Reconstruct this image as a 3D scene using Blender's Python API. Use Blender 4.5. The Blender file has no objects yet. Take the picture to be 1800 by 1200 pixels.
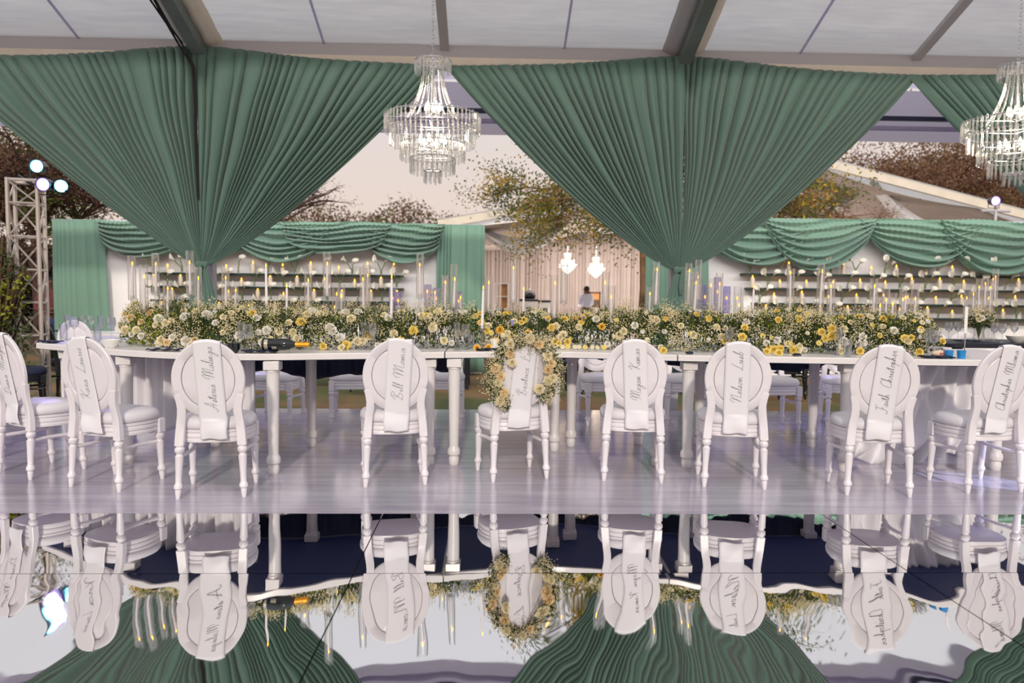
import bpy, math, random
from math import sin, cos, tan, pi, radians, atan, hypot, sqrt, exp
from mathutils import Vector as V, Matrix, noise

# ------------------------------------------------------------------ camera, sky, lights, exposure
sc = bpy.context.scene
F = 1300.0; CAMZ = 1.3
PITCH = atan(81/1300.); ROLL = .0106; YAW = radians(1.8)
_f = V((sin(YAW)*cos(PITCH), cos(YAW)*cos(PITCH), -sin(PITCH)))
_r0 = V((cos(YAW), -sin(YAW), 0)); _u0 = _r0.cross(_f)
_r = _r0*cos(ROLL)+_u0*sin(ROLL); _u = -_r0*sin(ROLL)+_u0*cos(ROLL)
CP = V((0, 0, CAMZ))
cam_d = bpy.data.cameras.new('camera'); cam = bpy.data.objects.new('camera', cam_d)
sc.collection.objects.link(cam); sc.camera = cam
cam.matrix_world = Matrix((( _r.x, _u.x, -_f.x, 0), (_r.y, _u.y, -_f.y, 0), (_r.z, _u.z, -_f.z, CAMZ), (0, 0, 0, 1)))
cam_d.sensor_width = 36; cam_d.lens = 26.0; cam_d.clip_end = 400; cam_d.clip_start = .05
cam_d.dof.use_dof = True; cam_d.dof.focus_distance = 5.2; cam_d.dof.aperture_fstop = 2.0

def _ray(x, y): return _f + _r*((x-900)/F) - _u*((y-600)/F)
def at_z(x, y, z=0.):
    d = _ray(x, y); return CP + d*((z-CAMZ)/d.z)
def at_Y(x, y, Y):
    d = _ray(x, y); return CP + d*(Y/d.y)

w = bpy.data.worlds.new('sky'); sc.world = w; w.use_nodes = True
nt = w.node_tree; bg = nt.nodes['Background']
tc = nt.nodes.new('ShaderNodeTexCoord'); sx = nt.nodes.new('ShaderNodeSeparateXYZ'); cr = nt.nodes.new('ShaderNodeValToRGB')
nt.links.new(tc.outputs['Generated'], sx.inputs[0]); nt.links.new(sx.outputs['Z'], cr.inputs[0]); nt.links.new(cr.outputs[0], bg.inputs[0])
el = cr.color_ramp.elements
el[0].position = 0.0; el[0].color = (.80, .64, .55, 1)
el[1].position = 1.0; el[1].color = (1.0, 1.02, 1.12, 1)
e = el.new(.12); e.color = (.82, .69, .62, 1)
e = el.new(.30); e.color = (.76, .72, .73, 1)
e = el.new(.55); e.color = (.84, .83, .88, 1)
bg.inputs[1].default_value = 1.0
SUN_EL = radians(24); SUN_AZ = radians(1)          # low sun behind the camera, shining towards +Y
sd = bpy.data.lights.new('sun', 'SUN'); sd.energy = 1.75; sd.angle = radians(2.6); sd.color = (1.0, .89, .76)
so = bpy.data.objects.new('sun', sd); sc.collection.objects.link(so)
so.rotation_euler = V((sin(SUN_AZ)*cos(SUN_EL), cos(SUN_AZ)*cos(SUN_EL), -sin(SUN_EL))).to_track_quat('-Z', 'Y').to_euler()
so.location = (0, -8, 8)
sc.view_settings.view_transform = 'Standard'; sc.view_settings.look = 'None'
sc.view_settings.exposure = 0.0; sc.view_settings.gamma = 1; sc.view_settings.use_curve_mapping = False
cy = sc.cycles
cy.use_denoising = True
cy.max_bounces = 8; cy.diffuse_bounces = 3; cy.glossy_bounces = 4; cy.transmission_bounces = 4; cy.transparent_max_bounces = 24
cy.caustics_reflective = False; cy.caustics_refractive = False; cy.sample_clamp_indirect = 6
R = random.Random(7)
def area(name, loc, d, sx_, sy_, e_, c):
    ld = bpy.data.lights.new(name, 'AREA'); ld.shape = 'RECTANGLE'; ld.size = sx_; ld.size_y = sy_; ld.energy = e_; ld.color = c
    lo = bpy.data.objects.new(name, ld); sc.collection.objects.link(lo); lo.location = loc; lo.rotation_euler = V(d).to_track_quat('-Z', 'Y').to_euler()
# unseen fill lights added to brighten the two backdrops and the far tent
area('backdrop_fill', (-3.2, 9.5, 3.35), (0, 1, -.42), 6.5, .2, 165, (1, .93, .88))
area('backdrop_fill', (6.2, 9.5, 3.35), (0, 1, -.42), 8.5, .2, 210, (1, .93, .88))
area('tent_fill', (3.5, 25.3, 3.1), (0, .35, -1), 9, 3, 430, (1, .93, .88))
area('tent_low_fill', (6, 25, .3), (0, .1, 1), 9, 3, 260, (1, .92, .86))

# ------------------------------------------------------------------ helpers
def lin(c):
    c = [v/255. for v in c]
    return tuple([(v/12.92 if v <= .04045 else ((v+.055)/1.055)**2.4) for v in c]+[1.])
def mat(name, rgb, rough=.5, metal=0., var=.0, scale=8., bump=0., bscale=60., sheen=0., emit=None, es=1., trans=0., stretch=None, coat=0.):
    m = bpy.data.materials.new(name); m.use_nodes = True
    n = m.node_tree; b = n.nodes['Principled BSDF']
    c = lin(rgb); b.inputs['Base Color'].default_value = c
    b.inputs['Roughness'].default_value = rough; b.inputs['Metallic'].default_value = metal
    if sheen: b.inputs['Sheen Weight'].default_value = sheen
    if coat: b.inputs['Coat Weight'].default_value = coat
    if emit: b.inputs['Emission Color'].default_value = lin(emit); b.inputs['Emission Strength'].default_value = es
    t = n.nodes.new('ShaderNodeTexCoord'); mp = n.nodes.new('ShaderNodeMapping'); n.links.new(t.outputs['Object'], mp.inputs[0])
    if stretch: mp.inputs['Scale'].default_value = stretch
    if var:
        no = n.nodes.new('ShaderNodeTexNoise'); no.inputs['Scale'].default_value = scale; no.inputs['Detail'].default_value = 4
        n.links.new(mp.outputs[0], no.inputs['Vector'])
        r = n.nodes.new('ShaderNodeValToRGB'); n.links.new(no.outputs['Fac'], r.inputs[0])
        r.color_ramp.elements[0].position = .3; r.color_ramp.elements[1].position = .7
        r.color_ramp.elements[0].color = tuple([v*(1-var) for v in c[:3]]+[1]); r.color_ramp.elements[1].color = tuple([min(1, v*(1+var)) for v in c[:3]]+[1])
        n.links.new(r.outputs[0], b.inputs['Base Color'])
    if bump:
        nb = n.nodes.new('ShaderNodeTexNoise'); nb.inputs['Scale'].default_value = bscale; n.links.new(mp.outputs[0], nb.inputs['Vector'])
        bu = n.nodes.new('ShaderNodeBump'); bu.inputs['Strength'].default_value = bump; bu.inputs['Distance'].default_value = .01
        n.links.new(nb.outputs['Fac'], bu.inputs['Height']); n.links.new(bu.outputs[0], b.inputs['Normal'])
    if trans:
        tr = n.nodes.new('ShaderNodeBsdfTranslucent'); tr.inputs[0].default_value = c
        mx = n.nodes.new('ShaderNodeMixShader'); mx.inputs[0].default_value = trans
        n.links.new(b.outputs[0], mx.inputs[1]); n.links.new(tr.outputs[0], mx.inputs[2])
        n.links.new(mx.outputs[0], n.nodes['Material Output'].inputs[0])
    return m
def glass_mat(name, tint=(1, 1, 1), body=.03, refl=.8):
    m = bpy.data.materials.new(name); m.use_nodes = True; n = m.node_tree
    n.nodes.remove(n.nodes['Principled BSDF'])
    t = n.nodes.new('ShaderNodeBsdfTransparent'); t.inputs[0].default_value = (*tint, 1)
    g = n.nodes.new('ShaderNodeBsdfGlossy'); g.inputs['Roughness'].default_value = .03
    d = n.nodes.new('ShaderNodeBsdfTranslucent'); d.inputs[0].default_value = (.9, .9, .92, 1)
    fr = n.nodes.new('ShaderNodeLayerWeight'); fr.inputs[0].default_value = .35
    mu = n.nodes.new('ShaderNodeMath'); mu.operation = 'MULTIPLY_ADD'; mu.inputs[1].default_value = .75*refl; mu.inputs[2].default_value = .03
    n.links.new(fr.outputs['Facing'], mu.inputs[0])
    a = n.nodes.new('ShaderNodeMixShader'); b = n.nodes.new('ShaderNodeMixShader'); b.inputs[0].default_value = body
    n.links.new(t.outputs[0], b.inputs[1]); n.links.new(d.outputs[0], b.inputs[2])
    n.links.new(mu.outputs[0], a.inputs[0]); n.links.new(b.outputs[0], a.inputs[1]); n.links.new(g.outputs[0], a.inputs[2])
    n.links.new(a.outputs[0], n.nodes['Material Output'].inputs[0]); return m

M = dict(
 white=mat('white_paint', (238, 234, 238), .34, var=.03, scale=5), tablewhite=mat('table_white_paint', (232, 228, 226), .3, var=.04, scale=4),
 cushion=mat('white_leatherette', (232, 229, 234), .42, bump=.1, bscale=200),
 sash=mat('white_satin', (246, 244, 248), .45, sheen=.2, trans=.05), ink=mat('grey_ink', (62, 58, 62), .6),
 navy=mat('navy_cloth', (22, 32, 60), .75, var=.2, scale=6), navylining=mat('navy_lining', (40, 56, 98), .6), navypaint=mat('navy_paint', (18, 20, 34), .4),
 black=mat('black_paint', (16, 18, 24), .35), blackrub=mat('black_rubber', (12, 13, 15), .6),
 green=mat('green_drape', (88, 120, 108), .7, sheen=.35, bump=.12, bscale=350, var=.05, scale=1.5, trans=.10),
 green2=mat('green_backdrop_drape', (104, 140, 122), .7, sheen=.35, var=.04, scale=2, trans=.06),
 shelfgreen=mat('dark_green_paint', (26, 52, 44), .5), wallpaper=mat('white_brick_paper', (226, 224, 224), .6, bump=.1, bscale=30),
 cream=mat('cream_drape', (206, 192, 184), .75, sheen=.2, var=.05, scale=2, trans=.15),
 alu=mat('aluminium', (186, 184, 188), .45, .1), alu2=mat('truss_metal', (196, 186, 178), .45, .3), beige=mat('beige_beam', (234, 224, 208), .5, var=.06, scale=3),
 darkbar=mat('dark_bar', (60, 64, 84), .5), greenbeam=mat('weathered_beam', (112, 122, 118), .5, .2, var=.15, scale=4),
 valance=mat('lilac_grey_canvas', (222, 216, 236), .65, var=.05, scale=2, trans=.6),
 glass=glass_mat('clear_glass'), stemware=glass_mat('stemware_glass', (.97, .98, 1), .10, 1.15), crystal=glass_mat('crystal', body=.16, refl=1.15), acryl=glass_mat('lilac_acrylic', (.86, .84, 1), .14),
 blueglass=mat('blue_glass', (30, 140, 205), .15, coat=.5), wax=mat('white_wax', (240, 234, 236), .5), ivory=mat('ivory_wax', (238, 222, 196), .5),
 wick=mat('wick', (30, 24, 20), .8), flame=mat('flame', (255, 180, 40), .5, emit=(255, 172, 50), es=5.0),
 bulb=mat('bulb', (255, 240, 210), .3, emit=(255, 226, 180), es=22), chrome=mat('chrome', (215, 215, 218), .12, 1.0),
 leaf=mat('leaf_green', (78, 90, 46), .6, var=.5, scale=9, trans=.25), leafy=mat('leaf_yellow_green', (158, 168, 50), .55, var=.35, scale=9, trans=.3),
 breath=mat('babys_breath_white', (246, 234, 192), .7, trans=.2), stem=mat('stem_green', (88, 108, 52), .65),
 creamp=mat('cream_petals', (250, 240, 205), .6, trans=.25), yellowp=mat('yellow_petals', (252, 228, 128), .6, trans=.25), whitep=mat('white_petals', (248, 245, 236), .6, trans=.25),
 peachp=mat('peach_petals', (252, 228, 182), .6, trans=.25), orangep=mat('orange_petals', (250, 204, 84), .6, trans=.2), lilyp=mat('lily_white', (240, 236, 222), .5, trans=.2),
 lilystem=mat('lily_stem_green', (120, 150, 70), .5, trans=.2), lilac=mat('lilac_petals', (170, 158, 222), .6, trans=.2),
 bark=mat('bark', (92, 70, 54), .85, var=.3, scale=10), twig=mat('twig_brown', (128, 98, 70), .85, var=.3, scale=3), twigd=mat('twig_dark', (70, 50, 44), .85, var=.3, scale=3),
 foldark=mat('foliage_dark', (62, 50, 40), .8, var=.4, scale=2, trans=.2), folgold=mat('foliage_gold', (176, 146, 44), .7, var=.3, scale=1.5, trans=.3),
 folol=mat('foliage_olive', (96, 108, 46), .7, var=.35, scale=1.2, trans=.3), folbr=mat('foliage_brown', (118, 84, 66), .8, var=.35, scale=1.2, trans=.2),
 hedge=mat('hedge_dark', (34, 44, 36), .8, var=.4, scale=2), porcelain=mat('porcelain', (240, 238, 234), .18, coat=.4),
 foil=mat('orange_foil', (236, 158, 30), .3, .35), label=mat('silver_label', (186, 180, 160), .35, .3), bottle=mat('dark_bottle', (12, 20, 24), .08, coat=.6),
 skin=mat('skin', (112, 78, 58), .55), hair=mat('hair', (24, 20, 20), .8), shirtw=mat('white_shirt', (206, 208, 224), .7), shirtr=mat('red_shirt', (96, 44, 48), .8), jeans=mat('blue_jeans', (44, 54, 92), .8), trousers=mat('dark_trousers', (24, 26, 34), .8),
 wood=mat('warm_wood', (196, 140, 84), .5, var=.15, scale=6), panelw=mat('cabinet_white', (222, 218, 216), .4), tulle=glass_mat('white_tulle', (1, 1, 1), .22, .05),
 purple=mat('purple_lens', (120, 90, 255), .3, emit=(150, 110, 255), es=9), cyan=mat('cyan_lens', (120, 220, 255), .3, emit=(110, 215, 255), es=8),
 paper=mat('printed_paper', (222, 200, 176), .6), red=mat('red_print', (190, 70, 60), .6), canvasroof=None)

# roof: translucent canvas
def roof_mat():
    m = bpy.data.materials.new('translucent_canvas'); m.use_nodes = True; n = m.node_tree; n.nodes.remove(n.nodes['Principled BSDF'])
    tr = n.nodes.new('ShaderNodeBsdfTranslucent'); df = n.nodes.new('ShaderNodeBsdfDiffuse'); mx = n.nodes.new('ShaderNodeMixShader'); mx.inputs[0].default_value = .35
    t = n.nodes.new('ShaderNodeTexCoord'); mp = n.nodes.new('ShaderNodeMapping'); mp.inputs['Scale'].default_value = (.8, 7, 7)
    no = n.nodes.new('ShaderNodeTexNoise'); no.inputs['Scale'].default_value = 3; no.inputs['Detail'].default_value = 6
    r = n.nodes.new('ShaderNodeValToRGB'); r.color_ramp.elements[0].position = .3; r.color_ramp.elements[1].position = .75
    r.color_ramp.elements[0].color = (.84, .84, .85, 1); r.color_ramp.elements[1].color = (.93, .93, .92, 1)
    n.links.new(t.outputs['Object'], mp.inputs[0]); n.links.new(mp.outputs[0], no.inputs['Vector']); n.links.new(no.outputs['Fac'], r.inputs[0])
    n.links.new(r.outputs[0], tr.inputs[0]); n.links.new(r.outputs[0], df.inputs[0])
    n.links.new(tr.outputs[0], mx.inputs[1]); n.links.new(df.outputs[0], mx.inputs[2]); n.links.new(mx.outputs[0], n.nodes['Material Output'].inputs[0]); return m
M['canvasroof'] = roof_mat()

col = sc.collection
class MB:
    def __init__(s): s.v = []; s.f = []
    def add(s, vs, fs):
        o = len(s.v); s.v += [tuple(p) for p in vs]; s.f += [tuple(i+o for i in f) for f in fs]; return s
    def box(s, a, b, bev=0.):
        (x0, y0, z0), (x1, y1, z1) = a, b
        if not bev:
            return s.add([(x0,y0,z0),(x1,y0,z0),(x1,y1,z0),(x0,y1,z0),(x0,y0,z1),(x1,y0,z1),(x1,y1,z1),(x0,y1,z1)],
                [(3,2,1,0),(4,5,6,7),(0,1,5,4),(1,2,6,5),(2,3,7,6),(3,0,4,7)])
        pr = []
        for z, i in ((z0, bev), (z0+bev, 0), (z1-bev, 0), (z1, bev)):
            X0, X1, Y0, Y1 = x0+i, x1-i, y0+i, y1-i; c = bev*.7
            pr.append([(X0+c,Y0,z),(X1-c,Y0,z),(X1,Y0+c,z),(X1,Y1-c,z),(X1-c,Y1,z),(X0+c,Y1,z),(X0,Y1-c,z),(X0,Y0+c,z)])
        return s.loft(pr, True)
    def loft(s, rings, caps=False, closed=True):
        n = len(rings[0]); vs = [p for r in rings for p in r]; fs = []
        for i in range(len(rings)-1):
            for j in range(n if closed else n-1):
                k = (j+1) % n; fs.append((i*n+j, i*n+k, (i+1)*n+k, (i+1)*n+j))
        if caps: fs.append(tuple(range(n-1, -1, -1))); fs.append(tuple((len(rings)-1)*n+j for j in range(n)))
        return s.add(vs, fs)
    def tube(s, path, rad, n=6, caps=True):
        path = [V(p) for p in path]
        if not hasattr(rad, '__len__'): rad = [rad]*len(path)
        rings = []; up = V((0, 0, 1)); pv = None
        for i, p in enumerate(path):
            d = (path[min(i+1, len(path)-1)]-path[max(i-1, 0)]); d = d.normalized() if d.length > 1e-9 else V((0, 0, 1))
            if pv is None:
                a = d.cross(up if abs(d.z) < .9 else V((1, 0, 0))).normalized()
            else:
                a = (pv - d*pv.dot(d)); a = a.normalized() if a.length > 1e-6 else d.orthogonal().normalized()
            pv = a; b = d.cross(a)
            rings.append([p+(a*cos(2*pi*k/n)+b*sin(2*pi*k/n))*rad[i] for k in range(n)])
        return s.loft(rings, caps)
    def lathe(s, prof, c=(0, 0, 0), n=16, axis='z', caps=True):
        cx, cy_, cz = c; rings = []
        for r, z in prof:
            if axis == 'z': rings.append([(cx+r*cos(2*pi*k/n), cy_+r*sin(2*pi*k/n), cz+z) for k in range(n)])
            elif axis == 'x': rings.append([(cx+z, cy_+r*cos(2*pi*k/n), cz+r*sin(2*pi*k/n)) for k in range(n)])
            else: rings.append([(cx+r*sin(2*pi*k/n), cy_+z, cz+r*cos(2*pi*k/n)) for k in range(n)])
        return s.loft(rings, caps)
    def bar(s, a, b, w_, h_, up=(0, 0, 1)):
        a, b = V(a), V(b); d = (b-a).normalized(); upv = V(up)
        x = d.cross(upv)
        if x.length < 1e-4: x = d.cross(V((0, 1, 0)))
        x.normalize(); y = x.cross(d)
        return s.loft([[p+x*(i*w_/2)+y*(j*h_/2) for i, j in ((-1,-1),(1,-1),(1,1),(-1,1))] for p in (a, b)], True)
    def grid(s, fn, nu, nv):
        vs = [fn(i/nu, j/nv) for j in range(nv+1) for i in range(nu+1)]
        return s.add(vs, [(j*(nu+1)+i, j*(nu+1)+i+1, (j+1)*(nu+1)+i+1, (j+1)*(nu+1)+i) for j in range(nv) for i in range(nu)])
    def quad(s, c, a, b): c = V(c); return s.add([c-a-b, c+a-b, c+a+b, c-a+b], [(0, 1, 2, 3)])
    def mesh(s, name, m, smooth=True, ang=.7):
        me = bpy.data.meshes.new(name); me.from_pydata(s.v, [], s.f); me.update()
        for k in (m if isinstance(m, (list, tuple)) else [m]): me.materials.append(k)
        if smooth: me.shade_smooth(); me.set_sharp_from_angle(angle=ang)
        return me
    def build(s, name, m, parent=None, smooth=True, ang=.7, thick=0.):
        o = bpy.data.objects.new(name, s.mesh(name, m, smooth, ang)); col.objects.link(o)
        if parent is not None: o.parent = parent
        if thick:
            so_ = o.modifiers.new('solid', 'SOLIDIFY'); so_.thickness = thick; so_.offset = 0
        return o
def tag(o, label, cat, group=None):
    o['label'] = label; o['category'] = cat
    if group: o['group'] = group
    return o
def thing(name, label, cat, loc=(0, 0, 0), rz=0., group=None):
    o = bpy.data.objects.new(name, None); col.objects.link(o); o.location = loc; o.rotation_euler = (0, 0, rz); o.empty_display_size = .1
    return tag(o, label, cat, group)
def struct(o): o['kind'] = 'structure'; return o
def stuff(o): o['kind'] = 'stuff'; return o
KIDS = {}
def kids(root):
    if root.name not in KIDS: KIDS[root.name] = [(c, [g for g in c.children]) for c in root.children]
    return KIDS[root.name]
def dup(root, loc, rz=0., label=None, group=None, scale=None):
    r = root.copy(); col.objects.link(r); r.location = loc; r.rotation_euler = (0, 0, rz)
    if scale: r.scale = (scale,)*3 if not hasattr(scale, '__len__') else scale
    if label: r['label'] = label
    if group: r['group'] = group
    for ch, gs in kids(root):
        c = ch.copy(); col.objects.link(c); c.parent = r
        for g in gs:
            d = g.copy(); col.objects.link(d); d.parent = c
    return r
def lay(proto, first, *a, **k):          # the first use places the prototype itself, later ones copy it
    if first:
        kids(proto); proto.location = a[0]
        if len(a) > 1: proto.rotation_euler = (0, 0, a[1])
        if k.get('label'): proto['label'] = k['label']
        if k.get('group'): proto['group'] = k['group']
        if k.get('scale'):
            s_ = k['scale']; proto.scale = (s_,)*3 if not hasattr(s_, '__len__') else s_
        return proto
    return dup(proto, *a, **k)
ORD = ['', 'first', 'second', 'third', 'fourth', 'fifth', 'sixth', 'seventh', 'eighth', 'ninth', 'tenth', 'eleventh', 'twelfth', 'thirteenth', 'fourteenth', 'fifteenth', 'sixteenth', 'seventeenth', 'eighteenth', 'nineteenth', 'twentieth']
def od(n):
    if n <= 20: return ORD[n]
    t = {2: 'twenty', 3: 'thirty', 4: 'forty', 5: 'fifty'}[n//10]
    return {2: 'twentieth', 3: 'thirtieth', 4: 'fortieth', 5: 'fiftieth'}[n//10] if n % 10 == 0 else t+'-'+ORD[n % 10]
def nz(x, y=0., z=0.): return noise.noise(V((x, y, z)))

# ------------------------------------------------------------------ ground, stage floor, mirror floor
def grass_mat():
    m = mat('grass', (96, 98, 44), .9, var=.35, scale=14, bump=.6, bscale=40)
    n = m.node_tree; no = n.nodes.new('ShaderNodeTexNoise'); no.inputs['Scale'].default_value = .6; no.inputs['Detail'].default_value = 5
    r = n.nodes.new('ShaderNodeValToRGB'); r.color_ramp.elements[0].position = .42; r.color_ramp.elements[1].position = .6
    r.color_ramp.elements[0].color = lin((66, 72, 30)); r.color_ramp.elements[1].color = lin((112, 84, 52))
    t = n.nodes.new('ShaderNodeTexCoord'); n.links.new(t.outputs['Object'], no.inputs['Vector']); n.links.new(no.outputs['Fac'], r.inputs[0])
    n.links.new(r.outputs[0], n.nodes['Principled BSDF'].inputs['Base Color']); return m
g = MB(); g.grid(lambda u, v: (-60+120*u, -4+104*v, -.12 + .03*nz(-60+120*u, 104*v)), 60, 60)
struct(g.build('ground', grass_mat()))
def stage_mat():
    m = bpy.data.materials.new('lilac_white_stage'); m.use_nodes = True; n = m.node_tree; b = n.nodes['Principled BSDF']
    t = n.nodes.new('ShaderNodeTexCoord'); mp = n.nodes.new('ShaderNodeMapping'); mp.inputs['Scale'].default_value = (.5, 5, 1)
    n.links.new(t.outputs['Object'], mp.inputs[0])
    no = n.nodes.new('ShaderNodeTexNoise'); no.inputs['Scale'].default_value = 2.2; no.inputs['Detail'].default_value = 5; n.links.new(mp.outputs[0], no.inputs['Vector'])
    r = n.nodes.new('ShaderNodeValToRGB'); n.links.new(no.outputs['Fac'], r.inputs[0])
    r.color_ramp.elements[0].color = lin((164, 158, 176)); r.color_ramp.elements[1].color = lin((194, 187, 198))
    r.color_ramp.elements[0].position = .3; r.color_ramp.elements[1].position = .7
    s_ = n.nodes.new('ShaderNodeSeparateXYZ'); n.links.new(t.outputs['Object'], s_.inputs[0])
    def mth(op, a, bb):
        q = n.nodes.new('ShaderNodeMath'); q.operation = op
        for i, v_ in enumerate((a, bb)):
            if isinstance(v_, (int, float)): q.inputs[i].default_value = v_
            elif v_ is not None: n.links.new(v_, q.inputs[i])
        return q.outputs[0]
    fy_ = mth('FRACT', mth('MULTIPLY', s_.outputs['Y'], 1/.5), None)
    ln = mth('LESS_THAN', fy_, .009)
    mx = n.nodes.new('ShaderNodeMixRGB'); n.links.new(ln, mx.inputs[0]); n.links.new(r.outputs[0], mx.inputs[1]); mx.inputs[2].default_value = lin((120, 114, 134))
    n.links.new(mx.outputs[0], b.inputs['Base Color'])
    b.inputs['Roughness'].default_value = .16; b.inputs['Specular IOR Level'].default_value = .65; b.inputs['Coat Weight'].default_value = .3; b.inputs['Coat Roughness'].default_value = .1
    bu = n.nodes.new('ShaderNodeBump'); bu.inputs['Strength'].default_value = .22; bu.inputs['Distance'].default_value = .004
    n2 = n.nodes.new('ShaderNodeTexNoise'); n2.inputs['Scale'].default_value = 3.5; n2.inputs['Detail'].default_value = 3; n.links.new(mp.outputs[0], n2.inputs['Vector'])
    n.links.new(n2.outputs['Fac'], bu.inputs['Height']); n.links.new(bu.outputs[0], b.inputs['Normal'])
    return m
g = MB(); g.box((-9, 4.345, -.115), (12, 8.36, 0)); struct(g.build('floor', stage_mat(), smooth=False))
def mirror_mat(name, rot, amp, sc_):
    m = bpy.data.materials.new(name); m.use_nodes = True; n = m.node_tree; b = n.nodes['Principled BSDF']
    b.inputs['Metallic'].default_value = 1; b.inputs['Base Color'].default_value = (.80, .81, .82, 1); b.inputs['Roughness'].default_value = .02
    t = n.nodes.new('ShaderNodeTexCoord'); mp = n.nodes.new('ShaderNodeMapping'); mp.inputs['Scale'].default_value = sc_; mp.inputs['Location'].default_value = (rot, 0, 0)
    n.links.new(t.outputs['Object'], mp.inputs[0])
    no = n.nodes.new('ShaderNodeTexNoise'); no.inputs['Scale'].default_value = 1.; no.inputs['Detail'].default_value = 1.5; n.links.new(mp.outputs[0], no.inputs['Vector'])
    bu = n.nodes.new('ShaderNodeBump'); bu.inputs['Strength'].default_value = 1; bu.inputs['Distance'].default_value = amp
    n.links.new(no.outputs['Fac'], bu.inputs['Height']); n.links.new(bu.outputs[0], b.inputs['Normal'])
    return m
MR1 = mirror_mat('mirror_back_row', 0, .0035, (1.6, .8, 1)); MR2 = mirror_mat('mirror_front_row', 3.3, .012, (2.1, .8, 1))
xs = [-5.9, -3.26, -.62, 2.02, 4.66, 7.3]
for j, (y0, y1, mm) in enumerate(((3.398, 4.34, MR1), (2.35, 3.393, MR2), (1.30, 2.345, MR2), (.25, 1.295, MR2))):
    for i in range(5):
        g = MB(); tl = (.0012, -.0010, .0006, -.0008, .001)[(i+j) % 5]
        if j == 1:                                          # this row of sheets bows up slightly towards its near edge
            g.loft([[(xs[i]+.003, y, -.03), (xs[i]+.003, y, .0066*(y1-y)**2-.001), (xs[i+1]-.003, y, .0066*(y1-y)**2-.001), (xs[i+1]-.003, y, -.03)] for y in [y1+(y0-y1)*k/24 for k in range(25)]], True)
            o = g.build('floor', mm, ang=.3)
        else:
            g.box((xs[i]+.003, y0, -.03), (xs[i+1]-.003, y1, -.001)); o = g.build('floor', mm, smooth=False)
        struct(o)
g = MB(); g.box((-9, -1.5, -.1), (12, 4.34, -.032)); struct(g.build('floor', M['black']))

# ------------------------------------------------------------------ tent
EY = 8.46; EZ = 3.93; SL = .36
def roofz(y): return EZ + (EY-y)*SL
RY0 = 4.6
g = MB(); g.grid(lambda u, v: (-11+25*u, RY0+(EY-RY0)*v, roofz(RY0+(EY-RY0)*v)+.10), 40, 8); struct(g.build('ceiling', M['canvasroof'], thick=.004))
COLX = (-3.17, 2.14); BAY = 5.31
# eave beam and roof-edge strip
g = MB(); g.box((-11, EY-.07, 3.81), (14, EY+.07, 3.96), .008); struct(g.build('trim_1', M['beige']))
g = MB(); g.bar((-11, EY-.02, EZ+.075), (14, EY-.02, EZ+.075), .10, .16); struct(g.build('trim_2', M['alu']))
for k in range(-2, 4):
    x = COLX[0]+BAY*k
    g = MB(); g.bar((x, RY0, roofz(RY0)-.03), (x, EY, roofz(EY)-.03), .13, .20); struct(g.build('beam', M['greenbeam']))
    for s_ in (-1, 1):                                      # white canvas keder strips flanking each main rafter
        g = MB()
        g.grid(lambda u, v, s=s_: (x+s*(.066+.17*u), RY0+(EY-RY0)*v, roofz(RY0+(EY-RY0)*v)+.005+.075*u+.006*sin(v*70+u*3)), 3, 90)
        struct(g.build('trim_3', M['alu'] if s_ < 0 else M['beige'], thick=.004))
    xm = x+BAY/2
    g = MB(); g.bar((xm, RY0, roofz(RY0)+.06), (xm, EY, roofz(EY)+.06), .10, .05); struct(g.build('beam', M['alu']))
    for q in (.25, .75):
        xq = x+BAY*q
        g = MB(); g.bar((xq, RY0, roofz(RY0)+.09), (xq, EY, roofz(EY)+.09), .025, .012); struct(g.build('trim_4', M['valance']))
    # column behind the drape
    g = MB(); g.box((x-.06, EY-.0, -.1), (x+.06, EY+.12, 3.81), .006); g.box((x-.15, EY-.09, -.1), (x+.15, EY+.21, -.085)); struct(g.build('column', M['alu']))
# lilac valance and rail of the roof edge beyond the drapes
g = MB(); g.grid(lambda u, v: (-11+25*u, 9.25+.05*v+.01*sin(u*90), 3.90-.62*v), 220, 6); struct(g.build('trim_5', M['valance']))
g = MB(); g.box((-11, 9.17, 3.52), (14, 9.24, 3.57), .006); struct(g.build('trim_6', M['darkbar']))
g = MB(); g.box((-11, 9.18, 3.40), (14, 9.24, 3.45), .006); struct(g.build('trim_6', M['valance']))
g = MB(); g.grid(lambda u, v: (-11+25*u, EY+.05+(9.25-EY-.05)*v, 3.96-.03*v), 20, 3); struct(g.build('ceiling', M['valance']))
# cable along the left rafter and down the drape seam
g = MB()
for k, off in enumerate((0, .02, -.018)):
    pts = [V((COLX[0]-.15+off, y, roofz(y)-.10+.02*sin(y*6+k*2))) for y in (4.7, 5.2, 5.8, 6.4, 7.0, 7.5, 7.9, 8.15)]
    pts += [V((COLX[0]-.03+off*.5, 8.22, 3.72)), V((COLX[0]-.01+off*.4, 8.20, 3.4)), V((COLX[0]+off*.4, 8.19, 2.9)), V((COLX[0]+.01, 8.2, 2.3))]
    g.tube(pts, .011, 5)
tag(g.build('cable', M['blackrub']), 'black power cables running along the left rafter and down the drape seam', 'cable')

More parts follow.
